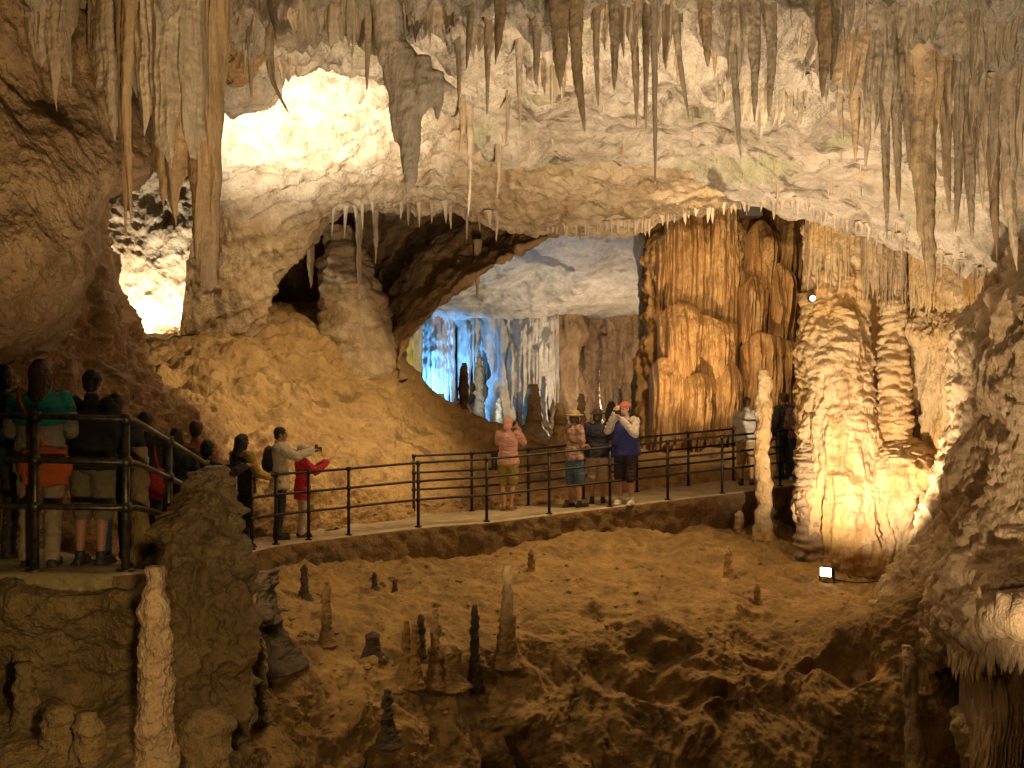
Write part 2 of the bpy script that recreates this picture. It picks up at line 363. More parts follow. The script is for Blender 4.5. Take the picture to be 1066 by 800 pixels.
# ------------------------------------------------------------------ alcove under the arch, its back wall running into a brown rib
rib = [(600, 190, 26.4), (585, 236, 25.6), (520, 272, 25.6), (470, 307, 25.4), (430, 347, 25.2), (416, 374, 25), (420, 395, 25)]
lft = [(262, 170, 26), (262, 225, 26), (262, 262, 26), (262, 290, 26), (264, 312, 26), (268, 330, 26), (272, 350, 26)]
rows = []
for k, (a, b) in enumerate(zip(lft, rib)):
    a = np.array(a, float); b = np.array(b, float); r = []
    for t, dy in ((0, 0), (.12, 3.4), (.3, 4.2), (.5, 3.9), (.68, 3.), (.84, 1.7), (.95, .5), (1, 0)):
        q = a+(b-a)*t; q[2] += dy; r.append(tuple(q))
    r.append(('w', *(P(*b)+(-.1, .9, .5)))); r.append(('w', *(P(*b)+(-.6, 2.4, 1.6))))
    rows.append(r)
def D_alc(p, u, v):
    return .28*fbm(p/1.6, 6, .52)+.22*(ridge(sc(p, .8, .8, 1.1), 4)-.4)+.10*(.5-cells(sc(p, .45, .45, .35)))
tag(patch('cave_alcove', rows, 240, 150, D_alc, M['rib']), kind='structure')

# ------------------------------------------------------------------ clay bank left of the path
rows = [[('w', *(P(120, 362, 24)+(0, 3, .6))), ('w', *(P(200, 350, 25)+(0, 3, .5))), ('w', *(P(280, 322, 27)+(0, 3, .3))), ('w', *(P(340, 335, 27)+(0, 3, .3))), ('w', *(P(400, 362, 26.5)+(0, 3, -.6))),
         ('w', *(P(450, 408, 25.8)+(0, 3, -1.2))), ('w', *(P(500, 440, 25.5)+(0, 3, -1))), ('w', *(P(570, 462, 25)+(0, 3, -.6))), ('w', *(P(660, 472, 25)+(0, 3, -.4))), ('w', *(P(790, 472, 25)+(0, 3, -.2)))],
        [(120, 364, 23.4), (200, 350, 24.2), (280, 322, 26), (345, 334, 26.2), (404, 364, 26), (450, 408, 25.5), (500, 440, 25.3), (570, 462, 25), (660, 472, 25), (790, 472, 25)],
        [(140, 385, 21.6), (206, 376, 22.4), (282, 358, 24), (345, 374, 24.4), (404, 396, 24.8), (452, 428, 24.8), (502, 452, 24.7), (572, 469, 24.6), (660, 478, 24.6), (790, 478, 24.6)],
        [(160, 425, 19.6), (222, 422, 20.2), (290, 412, 21.6), (352, 430, 22.4), (408, 446, 23), (456, 464, 23.4), (506, 477, 23.6), (575, 484, 23.6), (660, 488, 23.6), (790, 487, 23.8)],
        [(180, 470, 18.), (240, 470, 18.7), (300, 474, 19.7), (358, 486, 20.4), (412, 494, 21.2), (460, 499, 21.8), (510, 503, 22), (578, 504, 22.2), (660, 503, 22.6), (790, 498, 23)],
        [(195, 525, 17), (250, 528, 17.6), (306, 535, 18.4), (362, 538, 19.2), (416, 536, 19.8), (464, 532, 20.4), (512, 527, 20.8), (580, 520, 21.2), (660, 513, 22), (790, 502, 22.6)],
        [(200, 570, 16.6), (255, 566, 17.2), (308, 562, 18), (364, 558, 18.8), (418, 552, 19.5), (466, 545, 20), (514, 538, 20.4), (582, 529, 20.8), (660, 520, 21.6), (790, 505, 22.3)]]
def D_bank(p, u, v):
    st = ridge(sc(p+.35*np.stack([noise(p/1.2)]*3, 1), 1.8, 1.8, .45), 4)-.4
    w = np.clip((.52-u)*3, 0, 1)*np.clip((v-.12)*5, 0, 1)
    f = np.clip((v-.60)*4, 0, 1)*np.clip((.62-u)*4, 0, 1)
    blk = (.5-cells(sc(p+.2*np.stack([noise(p/.7)]*3, 1), .8, .8, .36)))
    run = ridge(sc(p+.3*np.stack([noise(p/.9)]*3, 1), .42, 2.4, 2.4), 3)-.4
    return .24*fbm(p/1.4, 6, .6)+.06*(ridge(p/.6, 5)-.4)*(1+w)+.07*run+(.16*w+.16*f)*st+(.40*w+.28*f)*blk+.02*(cells(p/.2)-.5)+.02*fbm(p/.08, 2)
tag(patch('clay_bank', rows, 480, 330, D_bank, M['sand'], toward=(0, 5, 12)), kind='structure')

# ------------------------------------------------------------------ left: chamber wall behind the hot light, and the rough wall beside the path
rows = [[(x, y, 27-abs(x-160)*.012) for x in (60, 110, 150, 190, 230, 270)] for y in (110, 180, 240, 300, 345, 385)]
tag(patch('left_chamber_wall', rows, 180, 220, D_rock(.24, 1.4, .07), M['vault']), kind='structure')
rows = [[('w', -8.6, 8, 3.8), (-40, 150, 12), (40, 190, 13.5), (84, 205, 15.5), (100, 215, 18), (88, 215, 20)],
        [('w', -8.6, 8, 2.), (-40, 230, 11.6), (40, 250, 13.2), (92, 258, 15.5), (112, 265, 18), (100, 265, 20)],
        [('w', -8.2, 8, .8), (-40, 310, 11.4), (44, 320, 13), (104, 325, 15.2), (133, 332, 18), (118, 332, 20)],
        [('w', -8., 8, .2), (-40, 370, 11.3), (50, 380, 13), (125, 385, 15.2), (160, 392, 18), (150, 390, 20)],
        [('w', -7.8, 8, -.4), (-40, 440, 11.2), (60, 445, 13), (150, 438, 15.4), (205, 445, 17.6), (215, 440, 19)],
        [('w', -7.6, 8, -1.), (-40, 520, 11), (60, 520, 13), (160, 500, 15.6), (228, 505, 17.2), (250, 500, 18.4)],
        [('w', -7.6, 8, -2.), (-40, 620, 11), (60, 610, 13), (160, 590, 15.6), (235, 575, 16.8), (262, 560, 18)]]
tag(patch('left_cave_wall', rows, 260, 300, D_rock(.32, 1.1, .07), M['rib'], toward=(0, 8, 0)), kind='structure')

# ------------------------------------------------------------------ far chamber seen through the arch
rows = [[(400, 150, 26.6), (480, 150, 26.6), (560, 165, 26.6), (640, 170, 26.6), (730, 165, 26.6)],
        [(400, 235, 31), (470, 225, 31), (560, 232, 31), (640, 240, 31), (730, 240, 31)],
        [(400, 300, 35), (470, 290, 35), (560, 280, 35), (640, 276, 35), (730, 280, 35)],
        [(400, 335, 39), (470, 325, 39), (560, 318, 38), (640, 305, 38), (730, 308, 38)],
        [(400, 355, 43), (470, 345, 43), (560, 330, 41), (640, 330, 41), (730, 330, 41)],
        [(400, 365, 46), (470, 352, 46), (560, 325, 46), (640, 325, 46), (730, 325, 46)]]
def D_farc(p, u, v):
    return .4*fbm(p/3.2, 5, .45)+.14*(ridge(sc(p, .7, 1.6, .7), 3)-.4)
tag(patch('far_chamber_ceiling', rows, 260, 200, D_farc, M['grey'], toward=(0, 30, -2)), kind='structure')
rows = [[(x, y, d) for x, d in ((330, 41), (400, 45), (450, 46), (500, 45.), (560, 43.5), (620, 43), (680, 42), (760, 40))] for y in (285, 330, 370, 410, 450, 490)]
tag(patch('far_chamber_wall', rows, 330, 200, lambda p, u, v: D_flute(.22, .5, .5, 2.4, .04, .2)(p, u, v)+.45*(ridge(p/1.5, 5)-.4), M['farwall']), kind='structure')
rows = [[(380, 475, 24.8), (470, 475, 24.8), (560, 480, 24.6), (660, 486, 24.4), (800, 484, 24.4)],
        [(380, 462, 28), (470, 462, 28), (560, 464, 28), (660, 468, 28), (800, 470, 28)],
        [(380, 452, 34), (470, 450, 34), (560, 450, 34), (660, 454, 34), (800, 458, 34)],
        [(380, 446, 40), (470, 444, 40), (560, 444, 40), (660, 446, 40), (800, 448, 40)],
        [(380, 444, 47), (470, 440, 47), (560, 440, 47), (660, 442, 47), (800, 442, 47)]]
tag(patch('far_chamber_floor', rows, 200, 130, D_rock(.22, 1.6, .06), M['dirt'], toward=(0, 30, 8)), kind='structure')

# ------------------------------------------------------------------ the walkway
EDGE = np.array([(-8, 8.28, -1.43), (-5.6, 8.32, -1.43), (-3.9, 8.42, -1.445), (-3.10, 8.52, -1.47), (-2.97, 8.72, -1.49), (-3.04, 9.5, -1.62), (-3.22, 11.4, -1.97), (-3.55, 13.5, -2.28), (-3.82, 15.6, -2.42),
                 (-3.55, 16.8, -2.46), (-2.75, 17.6, -2.45), (-1.55, 18.4, -2.40), (-.35, 18.85, -2.36), (.71, 19.35, -2.29), (1.8, 19.75, -2.21), (2.88, 20.15, -2.13), (4.2, 20.75, -2.05), (5.7, 21.5, -1.95), (7.6, 22.6, -1.86)])
FAR = np.array([(-8, 11, -1.5), (-6.5, 11, -1.5), (-6.0, 11, -1.55), (-5.5, 11.1, -1.6), (-5.3, 11.3, -1.64), (-5.15, 11.8, -1.75), (-5.2, 12.8, -2.0), (-5.5, 14.6, -2.28), (-5.7, 16.6, -2.42),
                (-5.0, 18.2, -2.46), (-3.7, 19.3, -2.45), (-2.0, 20.2, -2.40), (-.6, 20.6, -2.36), (.60, 21.05, -2.29), (1.6, 21.5, -2.21), (2.6, 21.95, -2.13), (3.9, 22.6, -2.05), (5.4, 23.4, -1.95), (7.2, 24.6, -1.86)])
def ribbon(a, b, nu, prof):
    a = cr(a, nu); b = cr(b, nu)
    return np.stack([a+(b-a)*t+np.array((0, 0, z)) for t, z in prof], 0)
def walk(name, i0, i1, nu, mt, mf, face, label):
    a, b = EDGE[i0:i1+1], FAR[i0:i1+1]
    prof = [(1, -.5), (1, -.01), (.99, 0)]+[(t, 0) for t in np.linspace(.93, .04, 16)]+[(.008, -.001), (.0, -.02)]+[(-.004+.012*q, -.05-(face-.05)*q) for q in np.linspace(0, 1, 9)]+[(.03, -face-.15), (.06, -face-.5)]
    G = ribbon(a, b, nu, prof); q = G.reshape(-1, 3); N = normals(G).reshape(-1, 3)
    d = .010*fbm(q/.5, 4)+.004*fbm(q/.08, 2)
    low = np.repeat(np.array([z < -.05 for t, z in prof]), nu)
    d = np.where(low, .07*fbm(q/.25, 5)+.06*(ridge(q/.4, 4)-.4)+.03*(.5-cells(q/.13)), d)
    q = q+N*d[:, None]*np.sign((N*np.array((0, -1., 1))).sum(1))[:, None]
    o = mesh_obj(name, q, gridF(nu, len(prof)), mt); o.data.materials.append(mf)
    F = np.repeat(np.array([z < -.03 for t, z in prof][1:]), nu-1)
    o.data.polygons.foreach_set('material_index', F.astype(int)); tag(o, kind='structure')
    return o
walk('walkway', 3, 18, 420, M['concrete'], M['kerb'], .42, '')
walk('viewing_platform', 0, 3, 160, M['slab'], M['slab'], .16, '')
def edge_at(px):                 # the point of the walkway's near edge seen at this column of the picture
    L = cr(EDGE, 4000); c = 533+L[:, 0]/L[:, 1]*FPX
    ok = (L[:, 1] > 15.6) if px > 258 else (L[:, 1] < 12)
    k = np.argmin(np.where(ok, abs(c-px), 1e9)); return L[k]
def far_at(px):
    L = cr(FAR, 4000); c = 533+L[:, 0]/L[:, 1]*FPX
    k = np.argmin(np.where(L[:, 1] > 16.4, abs(c-px), 1e9)); return L[k]

# ------------------------------------------------------------------ the pit in front of the path
rows = [[(180, 600, 16.), (262, 598, 15.9), (330, 590, 17), (430, 574, 18.6), (520, 564, 19.3), (620, 556, 19.9), (720, 548, 20.6), (800, 540, 21.4), (850, 560, 21.5), (905, 585, 21), (960, 590, 20), (1080, 590, 19)],
        [(180, 625, 14.6), (258, 625, 14.9), (330, 612, 16.2), (430, 594, 17.6), (520, 584, 18.3), (620, 576, 18.8), (720, 570, 19.3), (800, 566, 19.9), (850, 588, 19.5), (905, 612, 18.6), (950, 600, 17.8), (1080, 600, 17.5)],
        [(180, 670, 12.8), (258, 665, 13.4), (330, 648, 14.6), (430, 632, 15.8), (520, 618, 16.6), (620, 610, 17), (720, 606, 17.4), (800, 610, 17.6), (850, 626, 17), (905, 634, 16.2), (952, 602, 15.9), (1010, 560, 16)],
        [(180, 730, 11.4), (258, 720, 12), (330, 700, 13.2), (430, 690, 14.2), (520, 668, 15), (620, 650, 15.6), (720, 645, 15.8), (800, 648, 16), (850, 656, 15.6), (905, 650, 15), (958, 612, 14.8), (1010, 570, 15)],
        [(180, 790, 10.6), (258, 780, 11.2), (330, 762, 12.4), (430, 752, 13.4), (520, 740, 14.2), (620, 715, 14.9), (720, 700, 15.1), (800, 700, 15.2), (850, 705, 14.9), (905, 700, 14.5), (960, 665, 14.4), (1010, 640, 14.6)],
        [(180, 880, 10), (258, 860, 10.6), (330, 840, 11.8), (430, 830, 12.9), (520, 820, 13.8), (620, 790, 14.3), (720, 775, 14.5), (800, 770, 14.6), (850, 770, 14.4), (905, 770, 14.1), (960, 760, 14), (1010, 750, 14.1)],
        [(180, 1020, 9.4), (258, 1000, 10), (330, 980, 11.2), (430, 960, 12.4), (520, 930, 13.3), (620, 900, 13.8), (720, 880, 14), (800, 870, 14), (850, 870, 13.9), (905, 870, 13.7), (960, 870, 13.6), (1010, 870, 13.7)]]
def D_pit(p, u, v):
    steep = np.clip((v-.40)*4, 0, 1)*np.clip((.93-u)*5, .25, 1); lft = np.clip((.42-u)*5, 0, 1)
    w = p+.40*np.stack([noise(p/1.0), noise(p/1.0+7), noise(p/1.0+13)], 1)
    rib_ = ridge(sc(w, .62, 1.1, 2.3)+2, 4)-.45; blk = .5-cells(sc(w, .8, .8, 1.0))
    tee = (.5-cells(sc(w+4, .34, .5, .2)))*lft
    hole = -np.clip(fbm(sc(w, 1.5, 1.5, 1.1)+31, 3)-.25, 0, .5)*1.6
    return .24*fbm(p/1.35, 6, .52)+.09*(ridge(w/.7+2, 5)-.4)+steep*(.22*rib_+.30*blk+hole)+.09*tee*lft+.02*(.5-cells(p/.24))+.02*fbm(p/.09, 3)
tag(patch('pit_slope', rows, 620, 400, D_pit, M['dirt'], toward=(0, 10, 10)), kind='structure')
rows = [[('w', x, y, -7.5+.2*math.sin(x)) for x in (-9, -4, 0, 4, 9, 14)] for y in (-4, 4, 9, 15)]
tag(patch('pit_floor', rows, 120, 120, D_rock(.4, 1.8, .06), M['dirt'], toward=(0, 5, 12)), kind='structure')

# ------------------------------------------------------------------ right-hand rock wall
rows = [[(1085, 240, 20), (1062, 240, 18), (1074, 240, 16), (1100, 232, 14.6), (1140, 220, 13.4), (1270, 215, 11.6)],
        [(1075, 290, 19), (1046, 288, 17), (1058, 294, 15), (1085, 300, 13.6), (1130, 300, 12.6), (1260, 300, 11)],
        [(1040, 345, 19), (1006, 345, 17), (1024, 345, 15), (1056, 345, 13.9), (1100, 345, 12.8), (1250, 345, 11)],
        [(1034, 410, 19), (999, 410, 17), (1014, 410, 15), (1044, 410, 14), (1085, 410, 13), (1250, 410, 11)],
        [(1020, 470, 19), (986, 470, 17), (1004, 470, 15.2), (1034, 470, 14.1), (1076, 470, 13), (1250, 470, 11)],
        [(1000, 540, 19), (968, 540, 16.8), (990, 540, 15.2), (1020, 540, 14.2), (1066, 530, 13), (1250, 530, 11)],
        [(985, 590, 19), (944, 592, 16.6), (968, 592, 15.2), (1004, 585, 14), (1056, 575, 12.8), (1250, 570, 10.8)],
        [(970, 640, 19), (915, 640, 16.2), (950, 645, 15), (1000, 625, 13.6), (1050, 618, 12.4), (1250, 610, 10)],
        [(965, 690, 19), (900, 690, 15.6), (945, 695, 14.8), (998, 668, 13.5), (1042, 652, 12.2), (1250, 650, 9.6)],
        [(960, 730, 19), (895, 730, 15.2), (945, 735, 14.8), (998, 705, 14.5), (1042, 692, 13.4), (1250, 690, 11)],
        [(955, 800, 19), (890, 800, 14.8), (945, 800, 14.5), (1000, 780, 14.2), (1052, 770, 13.2), (1250, 770, 11)],
        [(950, 900, 19), (885, 900, 14.6), (945, 900, 14.2), (1000, 900, 13.8), (1050, 900, 13), (1250, 900, 11)]]
def D_right(p, u, v):
    fl = D_flute(.16, .26, 0, 1, .02)(p, u, v); ti = D_tiers(.16, .34, .2, 0)(p, u, v)
    m = np.clip(fbm(p/1.2+5, 2)*2.4+.6, 0, 1); e = np.clip(.25+u*2, 0, 1)
    return .28*e*fbm(p/1.1, 5, .5)+.8*fl*m+.8*ti*(1-m)+.10*(ridge(sc(p, .9, .9, .5), 3)-.4)+.025*fbm(p/.1, 3)
tag(patch('right_cave_wall', rows, 260, 420, D_right, M['golden'], toward=(0, 8, 0)), kind='structure')
# ------------------------------------------------------------------ closing walls behind the columns
rows = [[(694, y, 31), (720, y, 30.5), (780, y, 30), (850, y, 27), (930, y, 25), (1010, y, 23), (1080, y, 21)] for y in (60, 180, 260, 340, 420, 520)]
tag(patch('back_cave_wall', rows, 260, 200, D_flute(.25, .45, .5, 1.8, .03, .2), M['orange']), kind='structure')
rows = [[(925, 255, 20.2), (945, 255, 20), (972, 262, 19.2), (1000, 275, 18.2), (1040, 280, 17.4)],
        [(925, 320, 20.2), (945, 320, 20), (972, 322, 19.2), (1000, 325, 18.2), (1040, 325, 17.4)],
        [(925, 335, 20.2), (945, 345, 19.7), (972, 352, 18.7), (1000, 345, 17.9), (1040, 345, 17.4)],
        [(925, 350, 20.2), (945, 362, 20), (972, 366, 19.2), (1000, 360, 18.2), (1040, 360, 17.4)],
        [(925, 420, 20.2), (945, 420, 20), (972, 420, 19.2), (1000, 420, 18.4), (1040, 420, 17.4)],
        [(925, 520, 20.2), (945, 520, 20), (972, 520, 19.4), (1000, 520, 18.6), (1040, 520, 17.4)],
        [(925, 640, 20.2), (945, 640, 20), (972, 640, 19.4), (1000, 640, 18.6), (1040, 640, 17.4)]]
tag(patch('right_niche_wall', rows, 150, 260, D_flute(.10, .22, .14, .8, .02), M['tier']), kind='structure')

# ------------------------------------------------------------------ left foreground overhang
rows = [[(-320, -140, 8), (-100, -140, 8.6), (10, -140, 9), (80, -140, 9.4), (120, -140, 9.9), (150, -150, 11)],
        [(-320, 0, 8), (-100, 0, 8.4), (10, 0, 8.9), (78, 0, 9.4), (118, 0, 9.9), (130, 0, 11)],
        [(-320, 80, 7.8), (-100, 80, 8.2), (5, 80, 8.9), (82, 80, 9.5), (128, 90, 9.9), (140, 90, 11)],
        [(-320, 150, 7.6), (-100, 150, 8), (0, 150, 8.5), (70, 150, 8.9), (150, 165, 9.9), (166, 172, 11)],
        [(-320, 200, 7.5), (-100, 200, 7.9), (-5, 205, 8.2), (58, 205, 8.5), (106, 205, 9.2), (104, 206, 10.6)],
        [(-320, 260, 7.5), (-100, 260, 7.8), (-10, 260, 8.1), (50, 258, 8.3), (103, 255, 9), (98, 255, 10.4)],
        [(-320, 320, 7.6), (-100, 320, 8), (-10, 318, 8.2), (36, 312, 8.5), (78, 308, 9.2), (76, 300, 10.4)],
        [(-320, 372, 8), (-100, 372, 8.4), (-20, 368, 8.7), (22, 362, 9), (48, 358, 9.5), (56, 340, 10.6)],
        [(-320, 366, 11.5), (-100, 370, 11.5), (-20, 370, 11), (20, 362, 11), (44, 350, 11.2), (60, 330, 11.4)]]
def D_bould(p, u, v):
    fo = ridge(sc(p@np.array(Matrix.Rotation(R(35), 3, 'Y')).T, .28, .5, 1.3), 4)-.4
    return .16*fbm(p/.9, 6, .5)+.10*fo+.025*(cells(p/.16)-.5)
tag(patch('rock_overhang', rows, 330, 400, D_bould, M['boulder'], toward=(2, 0, -1)), kind='structure')
ROCK = {}
def bvh(*names):
    V = []; F = []
    for n in names:
        me = bpy.data.objects[n].data; o = len(V); V += [tuple(v.co) for v in me.vertices]; F += [tuple(i+o for i in p.vertices) for p in me.polygons]
    return BVHTree.FromPolygons(V, F)
TOP = bvh('cave_ceiling', 'cave_vault', 'rock_overhang'); LOW = bvh('pit_slope', 'clay_bank', 'far_chamber_floor'); ALC = bvh('cave_vault', 'cave_alcove')
def hit(T, px, py, dflt=12.):
    d = Vector(P(px, py, 1)).normalized(); h = T.ray_cast(Vector((0, 0, 0)), d)
    return np.array(h[0]) if h[0] is not None else P(px, py, dflt)

# ------------------------------------------------------------------ draperies: fluted stone curtains with ragged hems
def drapery(name, line, hem, th, mat, label, cat='drapery', group=None, nu=150, nv=110, fl=.16, seed=0., lift=0., rough=0.):
    L = cr(np.array([P(*q) for q in line]), nu); s = np.linspace(0, 1, nu)
    px = 533+L[:, 0]/L[:, 1]*FPX
    hx = np.array([h[0] for h in hem]); hy = np.array([h[1] for h in hem]); hy = np.interp(px, hx, hy)
    bz = (400-hy)/FPX*L[:, 1]; tz = L[:, 2]+lift
    v = np.linspace(0, 1, nv)[:, None]
    G = np.repeat(L[None], nv, 0); G[:, :, 2] = tz+(bz-tz)*v
    q = G.reshape(-1, 3)
    w = (1-np.abs(noise(sc(q, fl, fl, fl*14)+seed))*2)*.6+(1-np.abs(noise(sc(q, fl*.42, fl*.42, fl*8)+seed+5))*2)*.25+.5*fbm(sc(q, .5, .5, 1.2)+seed, 3)
    w = w.reshape(nv, nu); end = np.sqrt(np.clip(np.minimum(s, 1-s)*nu/6, 0, 1))[None]
    if rough: w = w+rough*(fbm(sc(q, 1., 1., 1.3)+seed, 5)*1.5+.7*(ridge(q/.9+seed, 4)-.4)).reshape(nv, nu)
    body = np.clip(1-v**3, 0, 1)*end
    if rough: body = body*(.25+.75*np.clip(v*5, 0, 1)**.6)
    sway = .10*noise(sc(q, .8, .8, 1.)+seed+2).reshape(nv, nu)*v
    A = G.copy(); A[:, :, 1] -= th*(.55+.8*w)*body-sway; B = G.copy(); B[:, :, 1] += th*(.6+.3*w)*body+sway
    A[:, :, 0] += .03*noise(q/.3+seed+8).reshape(nv, nu)*v[:, :]*1.2; B[:, :, 0] = A[:, :, 0]
    A[:, :, 1] += .012*fbm(sc(q, .09, .09, .05)+seed, 3).reshape(nv, nu)
    V = np.vstack([A.reshape(-1, 3), B.reshape(-1, 3)]); F1 = gridF(nu, nv); F2 = F1[:, ::-1]+nu*nv
    o = mesh_obj(name, V, np.vstack([F1, F2]), mat); tag(o, label, cat, group); return o
DR = 'stone draperies under the ceiling'
drapery('stone_drapery', [(142, -60, 8.9), (165, -60, 8.8), (190, -60, 8.8), (214, -60, 8.9)],
        [(142, 110), (149, 142), (156, 116), (163, 152), (170, 158), (178, 177), (186, 128), (190, 116), (196, 164), (203, 167), (209, 145), (214, 150)], .16, M['drape'],
        'pale greenish stone curtain with flat fluted front and two pointed tips', group=DR, seed=1)
drapery('stone_drapery', [(160, -60, 9.35), (185, -60, 9.3), (210, -60, 9.2), (240, -60, 9.3)],
        [(160, 150), (168, 205), (171, 216), (175, 204), (180, 237), (187, 198), (195, 182), (200, 222), (206, 282), (213, 300), (219, 304), (226, 296), (229, 200), (233, 100), (240, 20)], .14, M['rust'],
        'brown stone curtain reaching furthest down, its long tip over the bright hollow', group=DR, seed=4)
drapery('stone_drapery', [(18, -60, 9.0), (40, -60, 9.0), (62, -60, 9.0), (84, -60, 9.1)],
        [(18, 30), (27, 20), (36, 62), (44, 72), (52, 60), (56, 118), (61, 88), (66, 60), (74, 92), (80, 40), (84, 30)], .10, M['drape'],
        'small grey green stone curtain high against the rock overhang', group=DR, seed=8)
drapery('stone_drapery', [(92, -60, 9.3), (104, -60, 9.2), (118, -60, 9.2), (128, -60, 9.3)],
        [(92, 60), (100, 96), (106, 88), (112, 130), (118, 148), (124, 110), (128, 90)], .10, M['drape'],
        'narrow grey curtain between the overhang and the orange twin stalactites', group=DR, seed=12)

# ------------------------------------------------------------------ stalactites
def D_stal(a=.03, s=.12):
    def d(p, u, v):
        return a*fbm(sc(p, s, s, s*5), 4)+a*.5*fbm(p/(s*.7), 3)+a*.8*(1-2*np.abs(noise(sc(p, s*.7, s*.7, s*10))))
    return d
def stal(px0, py0, px1, py1, w, label, mat='stal', Y=None, group=None, bend=0., name='stalactite', flare=1.2):
    if Y is None:
        h = hit(TOP, px0, py0); Y = h[1]
    else: h = P(px0, py0, Y)
    a = h+(0, .05, .3); b = P(px1, py1, Y); r = w/2*Y/FPX; rows = []
    n = 9
    for k in range(n):
        t = k/(n-1); q = a+(b-a)*t; q = q+np.array((bend*math.sin(3*t)*r*2, 0, 0))
        rr = r*((1-t)**.62*.85+.15*(1-t))*(1+flare*math.exp(-t*9))+.004
        rows.append((*q, rr))
    o = spindle(name, rows, M[mat], D_stal(r*(.32 if w < 12 else .2), max(.05, r*1.1)), px=False, nr=18 if w < 12 else 36, nl=60 if w < 12 else 110)
    tag(o, label, 'stalactite', group); return o
G1 = 'stalactites hanging from the near ceiling'
for a in [
    (122, -40, 131, 247, 11, 'orange streaked long stalactite, left one of a close pair beside the pale curtain', 'rust', 8.7),
    (139, -40, 138, 232, 15, 'thick orange stalactite, right one of a close pair beside the pale curtain', 'rust', 8.6),
    (258, 62, 261, 102, 7, 'short dark stalactite under the brown ceiling lump, over the white glare', 'stal'),
    (289, 40, 303, 118, 8, 'crooked thin stalactite hanging in front of the white glare', 'stal', None, -2.2),
    (284, 30, 286, 92, 6, 'slender stalactite just left of the crooked one', 'stal'),
    (383, 10, 382, 94, 9, 'brown stalactite left of the big forked grey one', 'stal'),
    (368, 16, 366, 60, 7, 'short brown stalactite leftmost of those near the forked grey one', 'stal'),
    (472, 40, 477, 112, 7, 'slim grey stalactite above the outer end of the stone wing', 'drape'),
    (487, 5, 485, 72, 9, 'dark speckled stalactite right of the stone wing', 'drape'),
    (508, 20, 507, 120, 8, 'thin dark tipped stalactite between two brown ones left of the pale bulge', 'stal'),
    (517, -20, 515, 68, 16, 'brown pear shaped stalactite with a thin point, cut by the top edge', 'rust'),
    (541, 40, 542, 134, 8, 'slim brown stalactite alone on the pale ceiling bulge', 'stal'),
    (527, 95, 526, 150, 5, 'small dark stalactite low on the pale ceiling bulge', 'stal'),
    (556, 20, 557, 88, 12, 'broad grey stalactite left of the orange fluted one', 'drape'),
    (580, -30, 583, 96, 26, 'wide orange fluted stalactite in the middle of the ceiling', 'rust'),
    (604, -30, 610, 138, 17, 'long brown dagger shaped stalactite beside the orange fluted one', 'rust'),
    (622, 5, 623, 112, 8, 'grey stalactite just right of the brown dagger', 'stal'),
    (638, -5, 639, 95, 15, 'grey fluted stalactite second right of the brown dagger', 'drape'),
    (655, 15, 662, 134, 9, 'thin brown stalactite left of the longest needle', 'stal'),
    (673, 5, 672, 138, 8, 'brown stalactite touching the longest needle from the left', 'stal'),
    (680, -10, 682, 192, 7, 'longest needle thin stalactite in the middle of the ceiling', 'stal'),
    (700, 10, 718, 126, 8, 'slanting dark stalactite right of the longest needle', 'stal'),
    (735, -10, 737, 70, 18, 'short thick rusty stalactite at the top edge right of the needle', 'rust'),
    (768, 20, 772, 168, 10, 'slim pale stalactite left of a thick grey pair', 'drape'),
    (782, 0, 785, 128, 15, 'thick grey stalactite, left of a pair', 'drape'),
    (797, 5, 799, 122, 14, 'dark brown stalactite, right of a thick pair', 'stal'),
    (833, 95, 833, 130, 8, 'stubby little stalactite alone on the greenish ceiling', 'stal'),
    (852, -10, 855, 102, 22, 'broad brown stalactite with a black stripe', 'rust'),
    (866, 0, 864, 84, 12, 'black striped stalactite right of the broad brown one', 'stal'),
    (877, 100, 878, 147, 8, 'short brown stalactite, first of three close together', 'stal'),
    (889, 96, 890, 170, 12, 'middle brown stalactite of three close together', 'rust'),
    (900, 100, 900, 176, 9, 'right brown stalactite of three close together', 'stal'),
    (920, 60, 923, 250, 11, 'long thin grey stalactite left of the huge brown one', 'drape'),
    (932, 58, 936, 220, 13, 'grey fluted stalactite between the thin long one and the huge brown one', 'drape'),
    (945, 62, 947, 178, 12, 'dark short stalactite against the left side of the huge brown one', 'stal'),
    (960, 74, 970, 305, 34, 'huge smooth brown stalactite hanging in front of the right hand columns', 'rust'),
    (982, 80, 988, 222, 16, 'straight brown stalactite touching the huge one on its right', 'rust'),
    (992, 84, 994, 242, 13, 'grey brown stalactite second right of the huge one', 'stal'),
    (1008, 92, 1012, 252, 16, 'pale grey stalactite third right of the huge one', 'drape'),
    (1023, 110, 1023, 218, 14, 'dark stalactite with a black top near the right picture edge', 'stal'),
    (1036, 105, 1038, 272, 16, 'long brown stalactite second from the right picture edge', 'rust'),
    (1056, 110, 1060, 282, 20, 'thick brown stalactite nearest the right picture edge', 'stal'),
    (487, 110, 487, 226, 7, 'pale slender stalactite hanging low before the striped vault', 'stal'),
    (517, 150, 517, 206, 7, 'yellowish stalactite at the corner of the pale ceiling bulge', 'stal'),
    (478, 100, 478, 162, 8, 'brown stalactite under the outer end of the stone wing', 'rust'),
]:
    bend = a[8] if len(a) > 8 else random.Random(a[0]).uniform(-.5, .5)
    stal(*a[:6], mat=a[6], Y=a[7] if len(a) > 7 else None, bend=bend, group=G1)
